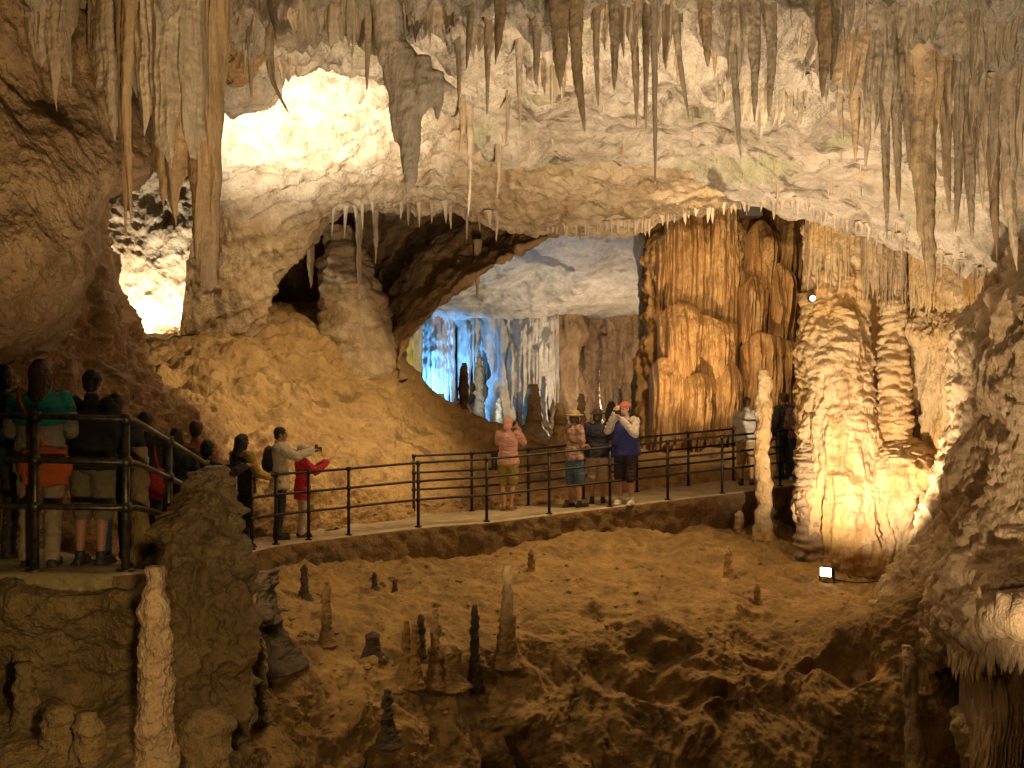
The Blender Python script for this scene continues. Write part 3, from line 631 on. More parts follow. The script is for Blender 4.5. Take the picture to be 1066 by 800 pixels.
# the big forked grey stalactite with its stone wing
h = hit(TOP, 405, 20); Y = h[1]-.3
def q4(px, py, r): return (px, py, Y, r)
parts = [spindle_data([q4(398, -40, 19), q4(402, 0, 15), q4(408, 40, 11), q4(414, 70, 12), q4(419, 100, 10), q4(423, 140, 7), q4(425, 175, 5), q4(424, 204, 1)], 40, 140, D_stal(.014, .2)),
         spindle_data([q4(420, 95, 11), q4(426, 120, 10), q4(430, 150, 6), q4(431, 175, 4), q4(430, 197, 1)], 24, 80, D_stal(.02, .12)),
         spindle_data([q4(436, 60, 10), q4(438, 90, 13), q4(437, 108, 10), q4(438, 122, 1)], 24, 60, D_stal(.03, .12)),
         spindle_data([q4(452, 74, 8), q4(454, 95, 7), q4(455, 112, 4), q4(456, 130, 1)], 24, 60, D_stal(.02, .12)),
         spindle_data([q4(396, 0, 8), q4(403, 60, 7), q4(410, 110, 5), q4(412, 150, 1)], 24, 80, D_stal(.02, .12))]
parts = [(v, [tuple(x) for x in f]) for v, f in parts]
def q3(px, py, dy=0): return P(px, py, Y+dy)
u1 = Y/FPX
for a_, b_, r1, r2 in (((408, 36), (428, 72), 10, 13), ((428, 72), (450, 84), 13, 9), ((450, 84), (475, 94), 9, 1.6), ((420, 92), (440, 98), 10, 10), ((440, 98), (458, 98), 10, 5), ((436, 90), (438, 112), 9, 5)):
    parts += limb(q3(*a_), q3(*b_), r1*u1, r2*u1)
o = remesh('stalactite', parts, .02, M['pale'], None, .008, .14, 3, 5)
tag(o, 'big forked grey stalactite with a stone wing and two thin tips', 'stalactite', G1)

# more draperies, hung along random lines of the ceiling
RD = random.Random(11)
def hang(px, py, wpx, drop, label, mat, sl=0., group='small stone draperies on the near ceiling'):
    k = 5; xx = [px+wpx*(i/(k-1)-.5) for i in range(k)]; H_ = [hit(TOP, x, py+sl*(x-px)) for x in xx]; Y0 = float(np.median([q[1] for q in H_]))
    ln = []
    for x, q in zip(xx, H_):
        Y = Y0+max(-.35, min(.35, q[1]-Y0)); ln.append((x, py+sl*(x-px), Y))
    hm = []; x = xx[0]
    while x < xx[-1]:
        t = (x-xx[0])/wpx; e = math.sin(math.pi*min(1, max(0, t)))**.5
        hm += [(x, py+sl*(x-px)+drop*e*RD.uniform(.3, .6)), (x+RD.uniform(2, 5), py+sl*(x-px)+drop*e*RD.uniform(.6, 1.05))]; x += RD.uniform(5, 12)
    hm.append((xx[-1]+3, py+3))
    return drapery('stone_drapery', ln, hm, RD.uniform(.10, .17), M[mat], label, group=group, nu=int(40+wpx), nv=60, fl=RD.uniform(.12, .2), seed=px, lift=.45)
for a in [(318, 20, 46, 30, 'grey drapery fringe on the ceiling left of the forked stalactite', 'drape'), (352, 12, 40, 46, 'mottled drapery close against the left of the forked stalactite', 'drape'), (445, 12, 60, 42, 'pale drapery over the stone wing', 'drape', .1),
          (500, 30, 44, 40, 'ragged drapery left of the brown pear shaped stalactite', 'drape'), 
          (640, 10, 60, 62, 'long hemmed grey drapery right of the brown dagger', 'drape'), (690, 14, 44, 66, 'greenish drapery behind the longest needle', 'drape'), (764, 8, 40, 84, 'dark streaked drapery left of the thick pair', 'stal'),
          (846, 40, 46, 50, 'drapery under the broad brown stalactite', 'drape'), (880, 60, 54, 46, 'drapery over the three close stalactites', 'rust'), (915, 44, 60, 110, 'long grey drapery left of the huge brown stalactite', 'drape', .1),
          (962, 62, 56, 90, 'rusty drapery merging with the huge brown stalactite', 'rust'), (1000, 70, 50, 110, 'grey brown drapery right of the huge stalactite', 'drape', .2), (1040, 92, 60, 120, 'dark drapery at the right picture edge', 'stal', .2), (1020, 30, 80, 60, 'upper drapery in the right hand corner of the ceiling', 'drape'),
          (940, 10, 90, 50, 'green tinged drapery at the top edge above the huge stalactite', 'drape'), (290, 70, 50, 18, 'short pinkish fringe over the white glare', 'drape'), (870, 12, 60, 44, 'drapery at the top edge right of the broad brown stalactite', 'drape'), (575, 70, 60, 40, 'low drapery under the orange stalactite', 'drape'),
          (790, 104, 70, 40, 'low greenish drapery below the thick pair', 'drape')]:
    hang(*a)

# small ones: a few shapes, copied
protos = []
for k in range(8):
    rr = [(.02*math.sin(3*t+k)*(k % 3), 0, .15-t*1.15, .095*((1-t)**.7)*(1+1.3*math.exp(-t*8))+.003) for t in np.linspace(0, 1, 9)]
    v, f = spindle_data(rr, 12, 34, lambda p, u, t, k=k: .02*fbm(sc(p, .1, .1, .4)+k*7, 3), px=False)
    me = []
    for mn in ('stal', 'drape', 'rust'):
        o = mesh_obj('small_stalactite', v, f, M[mn]); me.append(o.data); bpy.data.objects.remove(o)
    protos.append(me)
RND = random.Random(5)
def small(px, py, len_px, w_px, label, group, mat=0, T=None, h=None, name='small_stalactite'):
    if h is None: h = hit(T or TOP, px, py)
    o = bpy.data.objects.new(name, RND.choice(protos)[mat]); C.objects.link(o)
    Y = h[1]; o.location = h+(0, .02, .03); l = len_px*Y/FPX; w = w_px*Y/FPX/.19
    o.scale = (w, w, l); o.rotation_euler = (RND.gauss(0, .04), RND.gauss(0, .04), RND.uniform(0, 6.28))
    tag(o, label, 'stalactite', group); return o
centres = [(RND.uniform(240, 1060), RND.uniform(0, 95)) for _ in range(17)]
for k in range(100):
    c = centres[k % 17]; x = c[0]+RND.gauss(0, 17); y = c[1]+RND.gauss(0, 12)
    if x < 236 or x > 1064 or (395 < x < 470 and y > 20): continue
    small(x, y, RND.choice((7, 10, 13, 17, 24, 36)), RND.uniform(2.5, 6), 'small plain stalactite scattered between the big ones on the near ceiling',
          'small stalactites scattered over the near ceiling', RND.choice((0, 0, 1, 1, 1, 2)))
for k in range(72):
    x = RND.uniform(520, 1060); e = np.interp(x, [520, 720, 830, 950, 1060], [150, 165, 205, 245, 290])
    small(x, e-RND.uniform(0, 70), RND.choice((5, 7, 9, 12, 20)), RND.uniform(2.2, 4.5), 'tiny stalactite low on the pale ceiling above the arch lip',
          'tiny stalactites low on the pale ceiling', RND.choice((0, 0, 2)))
def fringe(n, pts, ln, wd, label, group, mat, T, off=2):
    xs_ = [p[0] for p in pts]; ys_ = [p[1] for p in pts]
    for k in range(n):
        x = xs_[0]+(xs_[-1]-xs_[0])*(k+RND.uniform(-.4, .4))/(n-1); y = np.interp(x, xs_, ys_)-off
        small(x, y, RND.uniform(*ln), RND.uniform(*wd), label, group, mat, T)
CE = bvh('cave_ceiling')
fringe(30, [(832, 216), (860, 228), (950, 258), (1000, 280), (1050, 296)], (8, 26), (3.5, 7), 'pale drip stalactite in the bright fringe along the right hand lip', 'bright drips along the right hand lip', 1, CE, 6)
fringe(22, [(672, 232), (720, 222), (790, 212), (838, 214)], (8, 22), (4, 7), 'drip stalactite along the arch lip above the orange column', 'drips above the orange column', 0, TOP, 3)
fringe(20, [(570, 240), (640, 236), (676, 232)], (7, 20), (3, 5), 'whitish drip stalactite on the arch lip above the far chamber', 'drips above the far chamber', 1, TOP, 3)
fringe(16, [(345, 222), (400, 211), (470, 217), (520, 228)], (10, 34), (3.5, 6), 'thin drip stalactite under the lip of the dark alcove', 'drips under the alcove lip', 1, TOP, 2)
stal(374, 212, 374, 330, 7, 'long thin pale column dropping into the dark alcove', 'drape', 25.2)
stal(390, 214, 391, 275, 7, 'twin tipped pale stalactite in the dark alcove', 'drape', 25.2)
stal(322, 228, 324, 300, 11, 'short pillar hanging in the mouth of the dark hollow', 'rust', 25.6)
stal(497, 262, 497, 314, 7, 'lone stalactite on the edge of the brown rib before the blue chamber', 'rust', 26.6, flare=.2)

# ------------------------------------------------------------------ flowstone columns
def hem(x0, x1, lo, hi, sd):
    r_ = random.Random(sd); o = []; x = x0
    while x < x1: o += [(x, r_.uniform(lo, lo+(hi-lo)*.5)), (x+r_.uniform(1, 2.5), r_.uniform(lo+(hi-lo)*.5, hi))]; x += r_.uniform(3, 6)
    return o+[(x1, lo)]
def jelly(cx, y0, y1, Y, r, dome=.3):
    H = y1-y0
    return [(cx, y0, Y, r*.15), (cx, y0+H*dome*.25, Y, r*.62), (cx, y0+H*dome*.6, Y, r*.86), (cx, y0+H*dome, Y, r), (cx, y0+H*.6, Y, r*1.02), (cx, y0+H*.88, Y, r*.96), (cx, y1, Y, r*.72), (cx, y1+3, Y, r*.25)]
FL = D_flute(.22, .26, .16, .8, .04); FLS = D_flute(.16, .19, .10, .6, .03)
LU = lambda p, u, v: .07*(.55-cells(sc(p, .32, .32, .6)))*2+FL(p, u, v)*1.+.16*fbm(p/.7, 5)+.05*(1-2*np.abs(noise(sc(p, .15, .15, 1.2))))
def curtain(par, x0, x1, y0, lo, hi, Y, sd, th=.34):
    n = 5; ln = [(x0+(x1-x0)*k/(n-1), y0+RND.uniform(-5, 5)-12*math.sin(math.pi*k/(n-1)), Y-.55*math.sin(math.pi*k/(n-1))) for k in range(n)]
    o = drapery('curtain', ln, hem(x0, x1, lo, hi, sd), th, M['orange'], None, None, fl=.30, seed=sd, nu=130, nv=100, rough=.55, lift=.25)
    o.parent = par
trunk = D_flute(.30, .34, .35, 1.1, .05, .15)
o = spindle('flowstone_column', [(724, 205, 27.6, 34), (726, 260, 27.5, 38), (722, 330, 27.3, 40), (722, 400, 27.2, 42), (720, 450, 27.1, 44), (718, 490, 27.1, 50)], M['orange'], trunk, nr=150, nl=300)
tag(o, 'broad orange flowstone column with organ pipe flutes behind the path', 'flowstone column', 'orange flowstone columns behind the path')
for c in ((692, 738, 236, 322, 348, 26.2, 41), (728, 768, 226, 330, 362, 26.5, 42), (682, 720, 262, 300, 330, 26.6, 43), (684, 734, 338, 392, 418, 25.9, 44), (722, 768, 352, 398, 424, 26.0, 45), (676, 712, 392, 448, 478, 25.9, 46), (706, 744, 410, 446, 480, 25.7, 47), (738, 772, 400, 450, 476, 25.9, 48)): curtain(o, *c)
o = spindle('flowstone_column', [(800, 205, 27.6, 28), (798, 260, 27.5, 30), (800, 330, 27.3, 30), (800, 400, 27.2, 33), (800, 450, 27.1, 36), (802, 490, 27.1, 42)], M['orange'], trunk, nr=130, nl=300)
tag(o, 'narrower orange flowstone column with stacked fluted tiers, behind the thin stalagmite', 'flowstone column', 'orange flowstone columns behind the path')
for c in ((776, 812, 256, 304, 322, 26.2, 51), (768, 798, 312, 346, 366, 26.0, 52), (796, 828, 298, 352, 374, 26.1, 53), (800, 836, 226, 282, 316, 26.6, 54), (770, 832, 368, 420, 446, 25.8, 55)): curtain(o, *c)
o = spindle('stone_column', [(676, 235, 30, 12), (674, 290, 30, 8), (675, 350, 30, 9), (672, 400, 30, 11), (670, 470, 30, 14)], M['grey'], D_flute(.12, .2, .15, .8, .02), nr=50, nl=140)
tag(o, 'slim pale column lit white along one side, left of the orange column', 'cave column')

_Ta, _Tb, _Tc = D_tiers(.17, .30, .15, .16), D_tiers(.12, .17, .13, .1), D_flute(.10, .2, .1, .7, .03)
def T1(p, u, v):
    a = np.clip(.55+1.8*noise(p/.7+3), 0, 1); b = np.clip(.25+1.6*noise(sc(p, .5, .5, .9)+11), 0, .8)
    return (_Ta(p, u, v)*a+_Tb(p, u, v)*(1-a))*(1-b)+_Tc(p, u, v)*b
T2 = D_tiers(.12, .22, .10, .08)
def TF(p, u, v):
    w = np.clip((p[:, 2]+2.1)/.5, 0, 1)*np.clip((1.75-p[:, 2])/.4, .12, 1); return T1(p, u, v)*w+(D_flute(.13, .22, .12, .7, .03, .06)(p, u, v))*(1-w)
o = spindle('flowstone_column', [(866, 236, 20.2, 23), (866, 275, 20.2, 20), (866, 305, 20.2, 22), (866, 330, 20.1, 28), (868, 360, 20, 33), (869, 400, 19.9, 35), (873, 440, 19.8, 38), (877, 480, 19.7, 42), (881, 520, 19.6, 45), (886, 560, 19.5, 48), (890, 600, 19.4, 50), (893, 640, 19.4, 54)],
            M['tier'], TF, nr=260, nl=420)
tag(o, 'big brightly lit flowstone column with crusty terraces, above the floodlight', 'flowstone column')
o = spindle('flowstone_pillar', [(930, 258, 19.9, 13), (930, 310, 19.8, 10), (930, 345, 19.7, 9), (930, 375, 19.6, 11), (929, 400, 19.6, 13), (930, 430, 19.5, 14), (930, 455, 19.5, 13), (931, 470, 19.5, 5)], M['tier'], T2, nr=70, nl=160)
tag(o, 'slender terraced flowstone pillar hanging from the lip beside the big bright column', 'flowstone column')
o = spindle('flowstone_basin', [(930, 452, 19.6, 8), (934, 462, 19.5, 24), (940, 476, 19.3, 36), (944, 492, 19.2, 40), (944, 505, 19.2, 38), (940, 520, 19.2, 34), (936, 550, 19.2, 30), (930, 590, 19.2, 27), (926, 640, 19.2, 30)],
            M['tier'], lambda p, u, v: D_flute(.10, .2, .12, .7, .03)(p, u, v), nr=110, nl=220)
tag(o, 'rounded flowstone bowl with white rim and honey coloured sides', 'flowstone basin')
o = spindle('stone_pillar', [(846, 458, 19.7, 4), (845, 468, 19.6, 8), (843, 490, 19.5, 10), (842, 520, 19.4, 9), (845, 550, 19.3, 11), (848, 590, 19.2, 16), (850, 620, 19.2, 20)], M['boulder'], T2, nr=60, nl=160)
tag(o, 'short grey knobbly pillar at the left foot of the big bright column', 'cave column')
for px, y0, y1, w, mt, lb in ((891, 240, 375, 21, 'tier', 'knobbly pale column under the lip, just right of the big bright column'),
                              (943, 262, 362, 9, 'tier', 'thin bright white column beside the slender terraced pillar'),
                              (846, 306, 372, 18, 'tier', 'stubby pale pillar carrying the small round lamp')):
    pts = [(px, y0, 20.1, w*.62), (px, y0+(y1-y0)*.3, 20, w*.5), (px+1, y0+(y1-y0)*.7, 20, w*.46), (px, y1, 20, w*.55)]
    o = spindle('stone_column', pts, M[mt], (D_tiers(.07, .3, .2, .08) if 'knobbly' in lb or 'stubby' in lb else D_flute(.06, .14, .06, .5, .015)), nr=50, nl=110)
    tag(o, lb, 'cave column', 'columns under the right hand lip')

for ln, hm_, mt, lb in [
    ([(838, 212, 19.9), (852, 222, 19.7), (866, 230, 19.6), (884, 238, 19.6)], hem(838, 884, 262, 312, 5), 'tier', 'pale ribbed curtain from the lip beside the round lamp'),
    ([(896, 240, 19.6), (912, 246, 19.5), (926, 250, 19.5), (944, 256, 19.5)], hem(896, 944, 282, 330, 6), 'golden', 'brown ribbed curtain from the lip over the black gap'),
    ([(946, 256, 19.3), (966, 262, 19), (986, 270, 18.6), (1006, 280, 18)], hem(946, 1006, 296, 342, 7), 'tier', 'pale curtain from the lip over the shelved niche'),
    ([(1004, 284, 17.6), (1020, 288, 17.2), (1034, 292, 16.8), (1052, 296, 16.2)], hem(1004, 1052, 312, 346, 8), 'tier', 'short pale curtain where the lip meets the right hand wall')]:
    drapery('stone_drapery', ln, hm_, .16, M[mt], lb, group='curtains under the right hand lip', fl=.2, seed=hm_[0][0], nu=110, nv=80, lift=.3)

# ------------------------------------------------------------------ left foreground: rock outcrop, wall under the platform, stalagmites
rows = []
for y, yc, cx, r in ((486, 9.9, 222, 6), (498, 9.9, 222, 16), (520, 9.8, 216, 28), (548, 9.7, 206, 42), (585, 9.6, 200, 52), (640, 9.5, 200, 54), (700, 9.4, 200, 52), (760, 9.3, 202, 50), (850, 9.2, 205, 56), (960, 9.1, 205, 62)):
    rows.append((cx, y, yc, r))
def D_out(p, u, v):
    return .15*fbm(p/.5, 5)+.17*(.5-cells(sc(p, .26, .26, .24)))+.09*(.5-cells(sc(p, .11, .11, .10)))+.18*(ridge(sc(p, .35, .35, .9), 4)-.4)+.025*fbm(p/.06, 3)
o = spindle('rock_outcrop', rows, M['mud'], D_out, nr=200, nl=300)
tag(o, 'lumpy dark rock outcrop rising beside the viewing platform', 'rock outcrop')
rows = [[(-260, 613, 8.9), (-60, 613, 8.9), (20, 613, 8.9), (90, 613, 8.9), (136, 613, 8.9), (170, 606, 10)],
        [(-260, 617, 8.36), (-60, 617, 8.36), (20, 617, 8.32), (90, 616, 8.32), (142, 616, 8.36), (180, 612, 9.2)],
        [(-260, 640, 8.34), (-60, 640, 8.34), (20, 640, 8.3), (90, 640, 8.36), (146, 640, 8.4), (186, 640, 9.2)],
        [(-260, 700, 8.6), (-60, 700, 8.6), (20, 700, 8.55), (90, 705, 8.62), (150, 700, 8.7), (190, 700, 10)],
        [(-260, 745, 8.3), (-60, 745, 8.2), (20, 745, 8.2), (90, 748, 8.3), (150, 745, 8.5), (210, 745, 9.6)],
        [(-260, 790, 7.6), (-60, 790, 7.4), (20, 790, 7.4), (90, 790, 7.4), (150, 790, 7.5), (240, 790, 9.0)],
        [(-260, 900, 6.6), (-60, 900, 6.4), (20, 900, 6.4), (90, 900, 6.4), (150, 900, 6.5), (260, 900, 8.4)],
        [(-260, 1300, 6), (-60, 1300, 5.8), (20, 1300, 5.8), (90, 1300, 5.8), (150, 1300, 6), (270, 1300, 8)]]
def D_under(p, u, v):
    return .12*fbm(p/.7, 5)+.10*(.5-cells(sc(p, .55, .55, .3)))+.06*(ridge(sc(p, .8, .8, .3), 3)-.4)+.015*fbm(p/.06, 3)
tag(patch('rock_face', rows, 260, 300, D_under, M['mud'], toward=(0, 0, -1)), kind='structure')
def D_mite(a=.05, s=.2):
    def d(p, u, v): return a*(.55-cells(sc(p, s*1.2, s*1.2, s*.8)))+a*.8*fbm(p/s, 4)+a*.3*fbm(p/(s*.25), 3)
    return d
def mite(px, y0, y1, w, Y, label, mat='mud', top=.55, group=None, d=None, lean=0., nr=40, nl=110):
    r = w*.66; n = 8; pts = []
    for k in range(n):
        t = k/(n-1); f = (min(1, (t*7)**.5)*(top+(1-top)*t)) if k else .34
        pts.append((px+lean*(1-t), y0+(y1-y0)*t, Y, r*f*(1+.9*max(0, t-.6)**2*6)))
    o = spindle('stalagmite', pts, M[mat], d or D_mite(r*Y/FPX*.35, max(.06, r*Y/FPX*1.2)), nr=nr, nl=nl)
    tag(o, label, 'stalagmite', group); return o
mite(161, 590, 900, 40, 7.25, 'tall tan stalagmite standing in front of the platform edge', 'golden', .5, nr=80, nl=220, d=D_mite(.045, .20))
o = spindle('stalagmite', [(145, 466, 9.4, 5), (145, 469, 9.4, 8.5), (145, 500, 9.4, 9), (146, 560, 9.4, 10), (146, 640, 9.4, 14)], M['mud'], D_mite(.02, .15), nr=40, nl=110)
tag(o, 'flat topped pale stump beside the platform railing post', 'stalagmite')
mite(26, 690, 800, 24, 8.1, 'blunt knob of stone in front of the rock face, at the picture corner', 'mud', .6)
mite(22, 655, 750, 18, 8.5, 'leaning stump against the rock face under the platform', 'mud', .6)
mite(64, 735, 820, 34, 7.6, 'rounded boulder like stump low on the rock face', 'mud', .7)
mite(92, 742, 830, 30, 7.5, 'rounded stump between the boulder like stump and the tall tan stalagmite', 'mud', .7)
mite(212, 738, 830, 46, 7.9, 'broad mushroom like stump right of the tall tan stalagmite', 'mud', .85)
def onpit(px, py): return hit(LOW, px, py, 15)[1]
for px, y0, y1, w, mt, lb, tp in [
    (277, 594, 690, 36, 'dusky', 'black wet stalagmite with stepped shoulders beside the outcrop', .3), (271, 664, 745, 12, 'mud', 'thin brown stalagmite in front of the black one', .8),
    (340, 606, 668, 9, 'dirt', 'thin upright stalagmite right of the black wet one', .6), (317, 588, 622, 8, 'dusky', 'small dark leaning stalagmite just below the path wall', .5),
    (388, 658, 682, 15, 'dusky', 'squat dark stub left of the cluster', .7), (403, 718, 772, 14, 'dusky', 'dark stalagmite low in the pit left of centre', .4),
    (423, 646, 700, 9, 'dirt', 'first stalagmite of the pit cluster from its left end', .6), (432, 650, 712, 10, 'dirt', 'second stalagmite of the pit cluster, close to the first', .6),
    (438, 640, 690, 9, 'dusky', 'dark stalagmite behind the second one of the pit cluster', .6), (453, 634, 712, 12, 'dirt', 'tallest stalagmite of the pit cluster', .5),
    (468, 672, 712, 18, 'dirt', 'low broad stump at the right of the pit cluster', .8), (494, 630, 716, 9, 'dusky', 'slim dark stalagmite standing apart right of the pit cluster', .6),
    (528, 588, 690, 15, 'dirt', 'pale edged tall stalagmite on the spur in the middle of the pit', .4), (758, 569, 602, 8, 'tier', 'small pale stalagmite on the lit shelf left of the floodlight', .7),
    (788, 608, 628, 6, 'dirt', 'tiny stub on the shelf right below the small pale stalagmite', .7), (770, 532, 556, 9, 'tier', 'small pale stalagmite at the path wall beside the thin tall one', .7),
    (390, 596, 612, 5, 'dusky', 'tiny dark stub high on the pit slope, left of two', .6), (411, 604, 616, 5, 'dusky', 'tiny dark stub high on the pit slope, right of two', .6), (553, 572, 596, 7, 'dirt', 'little stalagmite near the path wall right of the spur', .5)]:
    mite(px, y0, y1+4, w, onpit(px, y1), lb, mt, tp)
o = spindle('stalagmite', [(794, 384, 20.1, 3), (794, 390, 20.1, 7), (795, 430, 20.1, 8), (793, 470, 20.1, 7), (795, 510, 20.1, 8.5), (795, 545, 20.1, 9), (796, 562, 20.1, 13)], M['tier'],
            lambda p, u, v: .05*(.5-cells(sc(p, .16, .16, .22)))+.06*fbm(p/.25, 4), nr=50, nl=200)
tag(o, 'thin tall stalagmite standing right in front of the path railing', 'stalagmite')
# far chamber: stalagmites standing dark against the lit wall
for px, y0, y1, w, Y, mt, lb in [(483, 378, 452, 11, 30, 'rib', 'brown stalagmite leftmost in the far chamber before the blue light'), (459, 410, 452, 9, 33, 'rib', 'dark stump before the brightest blue patch'), (499, 372, 452, 10, 33, 'rib', 'dark far stalagmite left of the yellow lit rock'),
                             (540, 408, 455, 6, 33, 'grey', 'thin grey far stalagmite behind the man in the pink shirt'), (556, 400, 456, 15, 31, 'rib', 'broad dark far stalagmite in the middle of the far chamber'), (583, 420, 466, 14, 27, 'sand', 'pale brown stalagmite between the two groups on the path'),
                             (566, 392, 450, 7, 35, 'grey', 'slender grey stalagmite behind the broad dark one'), (605, 410, 455, 9, 32, 'rib', 'dark far stalagmite behind the sun hat'), (622, 378, 440, 5, 36, 'farwall', 'thin pale streak of stalagmite before the far wall'),
                             (645, 405, 450, 6, 35, 'farwall', 'thin pale stalagmite on the right of the far chamber'), (520, 415, 452, 7, 32, 'rib', 'small dark stalagmite left of the pink shirted man'), (636, 418, 455, 12, 30, 'dusky', 'black stump behind the man in the cap')]:
    mite(px, y0, y1, w, Y, lb, mt, .5, 'stalagmites in the far chamber', nr=24, nl=60)
for px, y0, y1, w, Y, lb in [(519, 300, 440, 18, 40.5, 'tall white and orange column in the far chamber'), (590, 325, 445, 26, 41.5, 'brown and white column right of the grey curtain in the far chamber')]:
    o = spindle('stone_column', [(px, y0-70, Y, w*.9), (px, y0-10, Y, w*.6), (px+2, (y0+y1)/2, Y, w*.45), (px, y1-8, Y, w*.5), (px, y1+8, Y, w*.7)], M['farwall' if 'brown' in lb else 'grey'], D_flute(.25, .3, .3, 1.2, .04), nr=50, nl=110)
    tag(o, lb, 'cave column', 'columns in the far chamber')
for x0, x1, y, lo, hi, Y, th, mt, lb in [(432, 474, 330, 405, 442, 41.2, .5, 'grey', 'blue lit stone curtain with a jagged hem in the far chamber'), (524, 582, 300, 398, 432, 40.6, .6, 'grey', 'broad grey stone curtain in the middle of the far chamber'),
                              (476, 514, 318, 372, 420, 41.4, .5, 'grey', 'pale curtain between the blue curtain and the white column in the far chamber'), (408, 440, 340, 395, 412, 33.6, .3, 'pale', 'yellow lit stone curtain at the left edge of the far chamber')]:
    drapery('stone_drapery', [(x0, y-60, Y), (x0*.67+x1*.33, y-60, Y-.5), (x0*.33+x1*.67, y-60, Y-.5), (x1, y-60, Y)], hem(x0, x1, lo, hi, x0), th, M[mt], lb, group='stone curtains in the far chamber', fl=.75, seed=x0, nu=120, nv=110, rough=.9)
for ln, hm_, mt, th, lb in [
    ([(986, 634, 13.6), (1012, 628, 12.9), (1044, 624, 12.2), (1090, 620, 11.7), (1140, 620, 11.2)], hem(986, 1140, 676, 716, 22), 'golden', .26, 'upper brown drip curtain on the right hand wall'),
    ([(1000, 690, 13.9), (1024, 686, 13.2), (1050, 684, 12.8), (1085, 684, 12.4)], hem(1000, 1085, 770, 840, 23), 'golden', .16, 'lower drip curtain on the right hand wall, above the picture corner')]:
    drapery('stone_drapery', ln, hm_, th, M[mt], lb, group='drip curtains on the right hand wall', fl=.22, seed=hm_[0][0]+hm_[0][1], nu=170, nv=100, lift=.12, rough=.5)
o = spindle('stone_column', [(944, 672, 14.1, 4), (946, 690, 14, 6), (949, 730, 14, 6), (952, 780, 13.9, 8), (956, 850, 13.8, 12)], M['golden'], D_stal(.03, .12), nr=36, nl=120)
tag(o, 'thin pale column low on the right in front of the dark recess', 'cave column')
# alcove: pale cone of flowstone
o = spindle('flowstone_cone', [(352, 236, 26.2, 13), (355, 262, 26.1, 17), (360, 285, 26, 24), (364, 305, 25.9, 28), (368, 330, 25.8, 34), (374, 370, 25.8, 44), (376, 420, 26, 50)], M['vault'], D_tiers(.16, .5, .25, .2), nr=90, nl=140)
tag(o, 'pale flowstone cone standing in the mouth of the dark alcove', 'flowstone cone')
# brown ceiling lump beside the pale curtain
o = spindle('rock_lump', [(258, -50, 10.6, 40), (258, 0, 10.6, 34), (257, 40, 10.7, 27), (252, 66, 10.8, 20), (246, 84, 10.9, 10), (244, 90, 10.9, 3)], M['rib'], D_rock(.12, .5, .03), nr=90, nl=120)
tag(o, 'rounded brown rock lump hanging right of the pale stone curtains', 'rock lump')

# ------------------------------------------------------------------ loose stones on the pit slope and at the foot of the bank
RS = random.Random(3); parts = []
def stone(px, py, s):
    h = hit(LOW, px, py, -1)
    if h[1] < 0: return
    v, f = ball_data((0, 0, 0), 1, 7, 5); v = v+np.array([[RS.gauss(0, .16) for _ in range(3)] for _ in v])
    v = v*np.array((s*RS.uniform(.7, 1.5), s*RS.uniform(.7, 1.5), s*RS.uniform(.4, .8)))@np.array(Matrix.Rotation(RS.uniform(0, 6), 3, 'Z'))
    parts.append((v+h+(0, 0, s*.1), f))
for k in range(420):
    x = 262+640*RS.random()**1.4; y = RS.uniform(575, 800); stone(x, y, RS.choice((.015, .02, .03, .03, .045, .06)) if x < 480 else RS.choice((.012, .018, .03)))
for k in range(60): stone(RS.uniform(300, 720), RS.uniform(515, 540), RS.choice((.015, .03, .05)))
tag(mesh_obj('rubble', *join(parts), M['dirt'], smooth=False), kind='stuff')
# ------------------------------------------------------------------ railings
M['iron'] = mat_plain('dark painted iron', (.035, .03, .026), .45, .6, .5, 25, .3)
M['steel'] = mat_plain('worn grey steel', (.10, .095, .08), .42, .75, .5, 18, .3)
def poly_tube(pts, r, n=8):
    p = np.array(pts, float); d = np.gradient(p, axis=0); d /= np.linalg.norm(d, axis=1)[:, None]
    s = np.cross(d, (0, 0, 1.)); s /= np.linalg.norm(s, axis=1)[:, None]; t = np.cross(s, d)
    th = np.linspace(0, 2*np.pi, n, endpoint=False)
    G = p[:, None]+r*(np.cos(th)[None, :, None]*s[:, None]+np.sin(th)[None, :, None]*t[:, None])
    V = G.reshape(-1, 3); F = [tuple(f) for f in gridF(n, len(p), True)]+[tuple(range(n)), tuple(range(len(V)-n, len(V)))[::-1]]
    return V, F
def railing(base, posts, heights, mat, label, rp=.026, rr=.021, group=None):
    """base: dense line on the ground (rails follow it); posts: points on the ground"""
    base = np.array(base); root = empty('railing', base[len(base)//2]); off = np.array(root.location)
    for z in heights:
        v, f = poly_tube(base+(0, 0, z)-off, rr); mesh_obj('rail', v, f, mat, root)
    for p in posts:
        p = np.array(p)-off; H = heights[0]
        parts = [tube_data(p+(0, 0, -.06), p+(0, 0, H+.012), rp, 12), ball_data(p+(0, 0, H+.015), (rp*1.05, rp*1.05, rp*.7), 12, 6),
                 tube_data(p+(0, 0, -.005), p+(0, 0, .014), rp*2.3, 12)]
        for z in heights: parts.append(tube_data(p+(0, 0, z-rr*1.5), p+(0, 0, z+rr*1.5), rp*1.45, 12)); parts.append(ball_data(p+(0, 0, z), (rp*1.55, rp*1.55, rp*1.3), 12, 6))
        mesh_obj('post', *join(parts), mat, root)
    return tag(root, label, 'railing', group)
def inset(L, F_, t): return L+(F_-L)*t
EL = inset(cr(EDGE, 900), cr(FAR, 900), .035); FR = inset(cr(FAR, 900), cr(EDGE, 900), .06)
EL[:, 2] += .004; FR[:, 2] += .004
cpx = 533+EL[:, 0]/EL[:, 1]*FPX; fpx = 533+FR[:, 0]/FR[:, 1]*FPX
